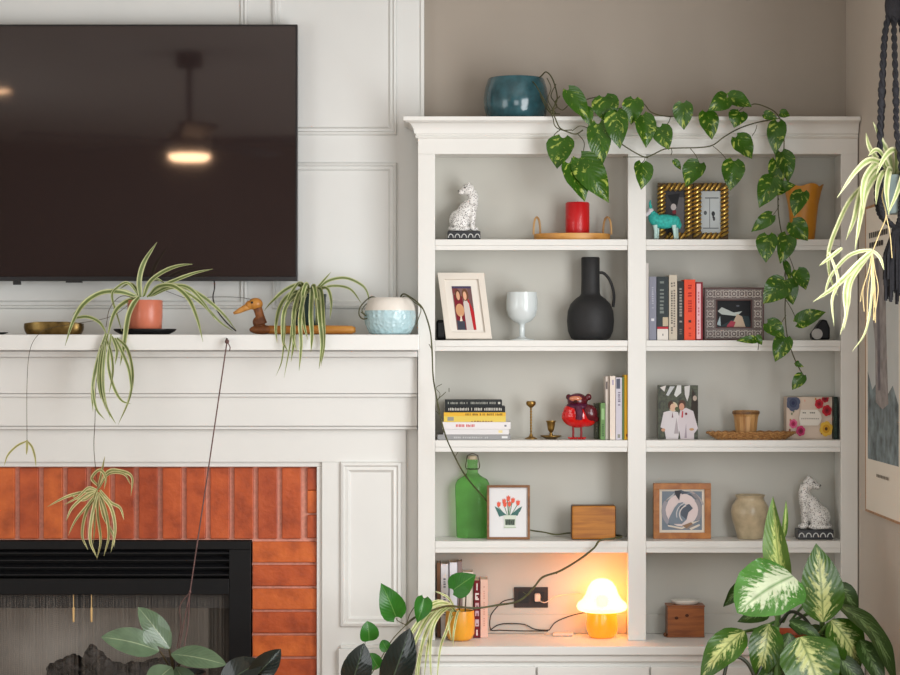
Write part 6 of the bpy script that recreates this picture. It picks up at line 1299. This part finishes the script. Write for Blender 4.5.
# ================================================================== hanging spider plant in black macrame
Yh = -1.20; k = sc(Yh); cx = 897
t = thing('macrame_hanger', 'black knotted macrame plant hanger with a tassel at the right edge', 'plant hanger', P(cx, 217, Yh))
MC_ = mat('black_macrame', (30, 29, 33), 0.85, var=0.35, vscale=120, bump=0.9, bscale=250)
C0 = P(cx, 0, Yh)
def H(px, py, dy=0): return P(px, py, Yh+dy)
g = MB()
g.tube([Vector((C0.x-4*k, Yh, CZ-0.001)), H(cx-4, -10), H(cx-3, 5)], 0.010, 10, rfun=lambda u: 0.010+0.001*math.sin(u*300))
R = 19*k
for a in (PI+0.5, -0.5, PI*0.80, PI*0.2, -PI*0.5):
    ca, sa = math.cos(a), math.sin(a)
    pts = [H(cx-3+2*ca, 2), H(cx-3+10*ca, 30, sa*0.02), H(cx-2+14*ca, 62, sa*0.03), H(cx-1+17*ca, 100, sa*0.045), H(cx-0.5+19*ca, 130, sa*0.052), Vector((C0.x+R*1.12*ca, Yh+R*1.12*sa, zz(172, Yh))), Vector((C0.x+R*1.12*ca, Yh+R*1.12*sa, zz(200, Yh))), Vector((C0.x+R*0.86*ca, Yh+R*0.86*sa, zz(217, Yh))), Vector((C0.x, Yh, zz(229, Yh)))]
    sp3 = spline(pts, 22); n3 = len(sp3)
    for ph in (0, PI):
        tw = [p+Vector((0.0040*math.cos(i*0.55+ph), 0.0040*math.sin(i*0.55+ph), 0)) for i, p in enumerate(sp3)]
        g.tube(tw, 0.0048, 7)
    for py in (91, 104):
        j = min(range(n3), key=lambda i: abs(sp3[i].z-zz(py, Yh))); g.ell(sp3[j], (0.0105, 0.0105, 0.0135), 12, 8)
g.ell(H(cx-3, 6), (0.026, 0.022, 0.05), 16, 12)
g.build('cords', MC_, t, smooth=True)
g = MB()
for i in range(46):
    a = random.uniform(0, 2*PI); r = random.uniform(0.2, 1)**0.5*0.036; b_ = Vector((C0.x+0.25*r*math.cos(a), Yh+0.25*r*math.sin(a), zz(229, Yh))); e_ = Vector((C0.x+r*math.cos(a), Yh+r*math.sin(a), zz(random.uniform(278, 305), Yh)))
    g.tube([b_, b_.lerp(e_, 0.5)+Vector((r*0.35*math.cos(a), r*0.35*math.sin(a), 0)), e_], 0.0042, 6)
g.ell(Vector((C0.x, Yh, zz(231, Yh))), (0.016, 0.016, 0.018), 12, 8)
g.build('tassel', MC_, t, smooth=True)
b0 = Vector((C0.x, Yh, zz(214, Yh))); t = thing('hanging_spider_plant', 'variegated spider plant in a grey-teal pot held by the black macrame hanger', 'hanging plant', b0)
pot(t, b0, [(0, 0), (13, 0), (15, 1.5), (17.5, 18), (18, 38), (17, 38.5), (16.4, 36), (0, 34)], mat('grey_teal_pot', (120, 134, 132), 0.35, var=0.08), k, 16, 35)
L_WSP = leafmat('variegated_spider_leaf', (136, 150, 90), (190, 188, 146), 'edge', 0.5, 0.35)
g = MB()
for pts, w, ye in (([(890, 178), (884, 166), (870, 160), (855, 172), (837, 198)], 8, -1.30), ([(892, 176), (890, 158), (882, 142), (873, 122)], 8, -1.22), ([(891, 178), (882, 166), (870, 148), (866, 133)], 7, -1.26), ([(890, 178), (874, 178), (852, 198), (838, 225), (829, 252), (830, 276), (838, 296)], 6, -1.33), ([(889, 178), (876, 170), (862, 190), (854, 220), (846, 240)], 8, -1.34), ([(890, 178), (878, 174), (866, 192), (860, 220), (855, 250)], 8, -1.35),
   ([(893, 177), (889, 170), (886, 190), (889, 216)], 9, -1.34), ([(897, 177), (905, 166), (898, 190), (888, 214)], 7, -1.34), ([(893, 178), (880, 162), (866, 176), (862, 196), (864, 214)], 8, -1.33), ([(896, 176), (900, 158), (908, 146)], 8, -1.25), ([(895, 176), (896, 160), (893, 150), (884, 158), (876, 175)], 8, -1.30), ([(897, 177), (915, 165), (918, 190), (920, 212)], 8, -1.3), ([(896, 177), (908, 160), (922, 170)], 8, -1.25), ([(891, 178), (884, 172), (878, 186), (876, 205)], 7, -1.34), ([(893, 178), (884, 158), (876, 150), (868, 156)], 7, -1.30)):
    strap(g, pxs(pts, Yh, ye), w*k*0.8, (random.uniform(-0.5, 0.5), -1, 0.3))
Yq = -1.34
for pts, w in (([(872, 250), (858, 252), (845, 259), (830, 278), (824, 298)], 5), ([(872, 251), (856, 266), (836, 286), (813, 302)], 7), ([(871, 252), (852, 272), (845, 292), (846, 315), (840, 335)], 6), ([(872, 251), (862, 256), (840, 250), (819, 266)], 0.1), ([(842, 248), (832, 256), (819, 266)], 5), ([(871, 253), (852, 280), (848, 305), (844, 330)], 5), ([(873, 251), (864, 258), (852, 270), (838, 285)], 6), ([(872, 250), (880, 258), (884, 270)], 4), ([(829, 252), (838, 280), (832, 300), (834, 326)], 4), ([(872, 254), (872, 290), (866, 330), (852, 352)], 3)):
    strap(g, pxs(pts, Yq), w*k*0.8, (random.uniform(-0.3, 0.3), -1, 0.3))
g.build('foliage', L_WSP, t, smooth=True, rounded=0)
g = MB()
vy = lambda pts, r, Y0=Yq, Y1=None: g.tube(spline(pxs(pts, Y0, Y1), 6), r, 6)
vy([(888, 178), (882, 195), (886, 215), (880, 232), (873, 250)], 0.0016, -1.26, Yq); vy([(886, 215), (890, 235), (892, 258)], 0.0014, -1.34)
for i in range(9):
    a = random.uniform(-10, 8); vy([(872, 251), (872+a*0.4, 270), (871+a, 290), (870+a*0.9+random.uniform(-3, 3), random.uniform(300, 325))], 0.0012)
g.build('aerial_roots', mat('aerial_root', (170, 150, 104), 0.6, var=0.2), t, smooth=True)
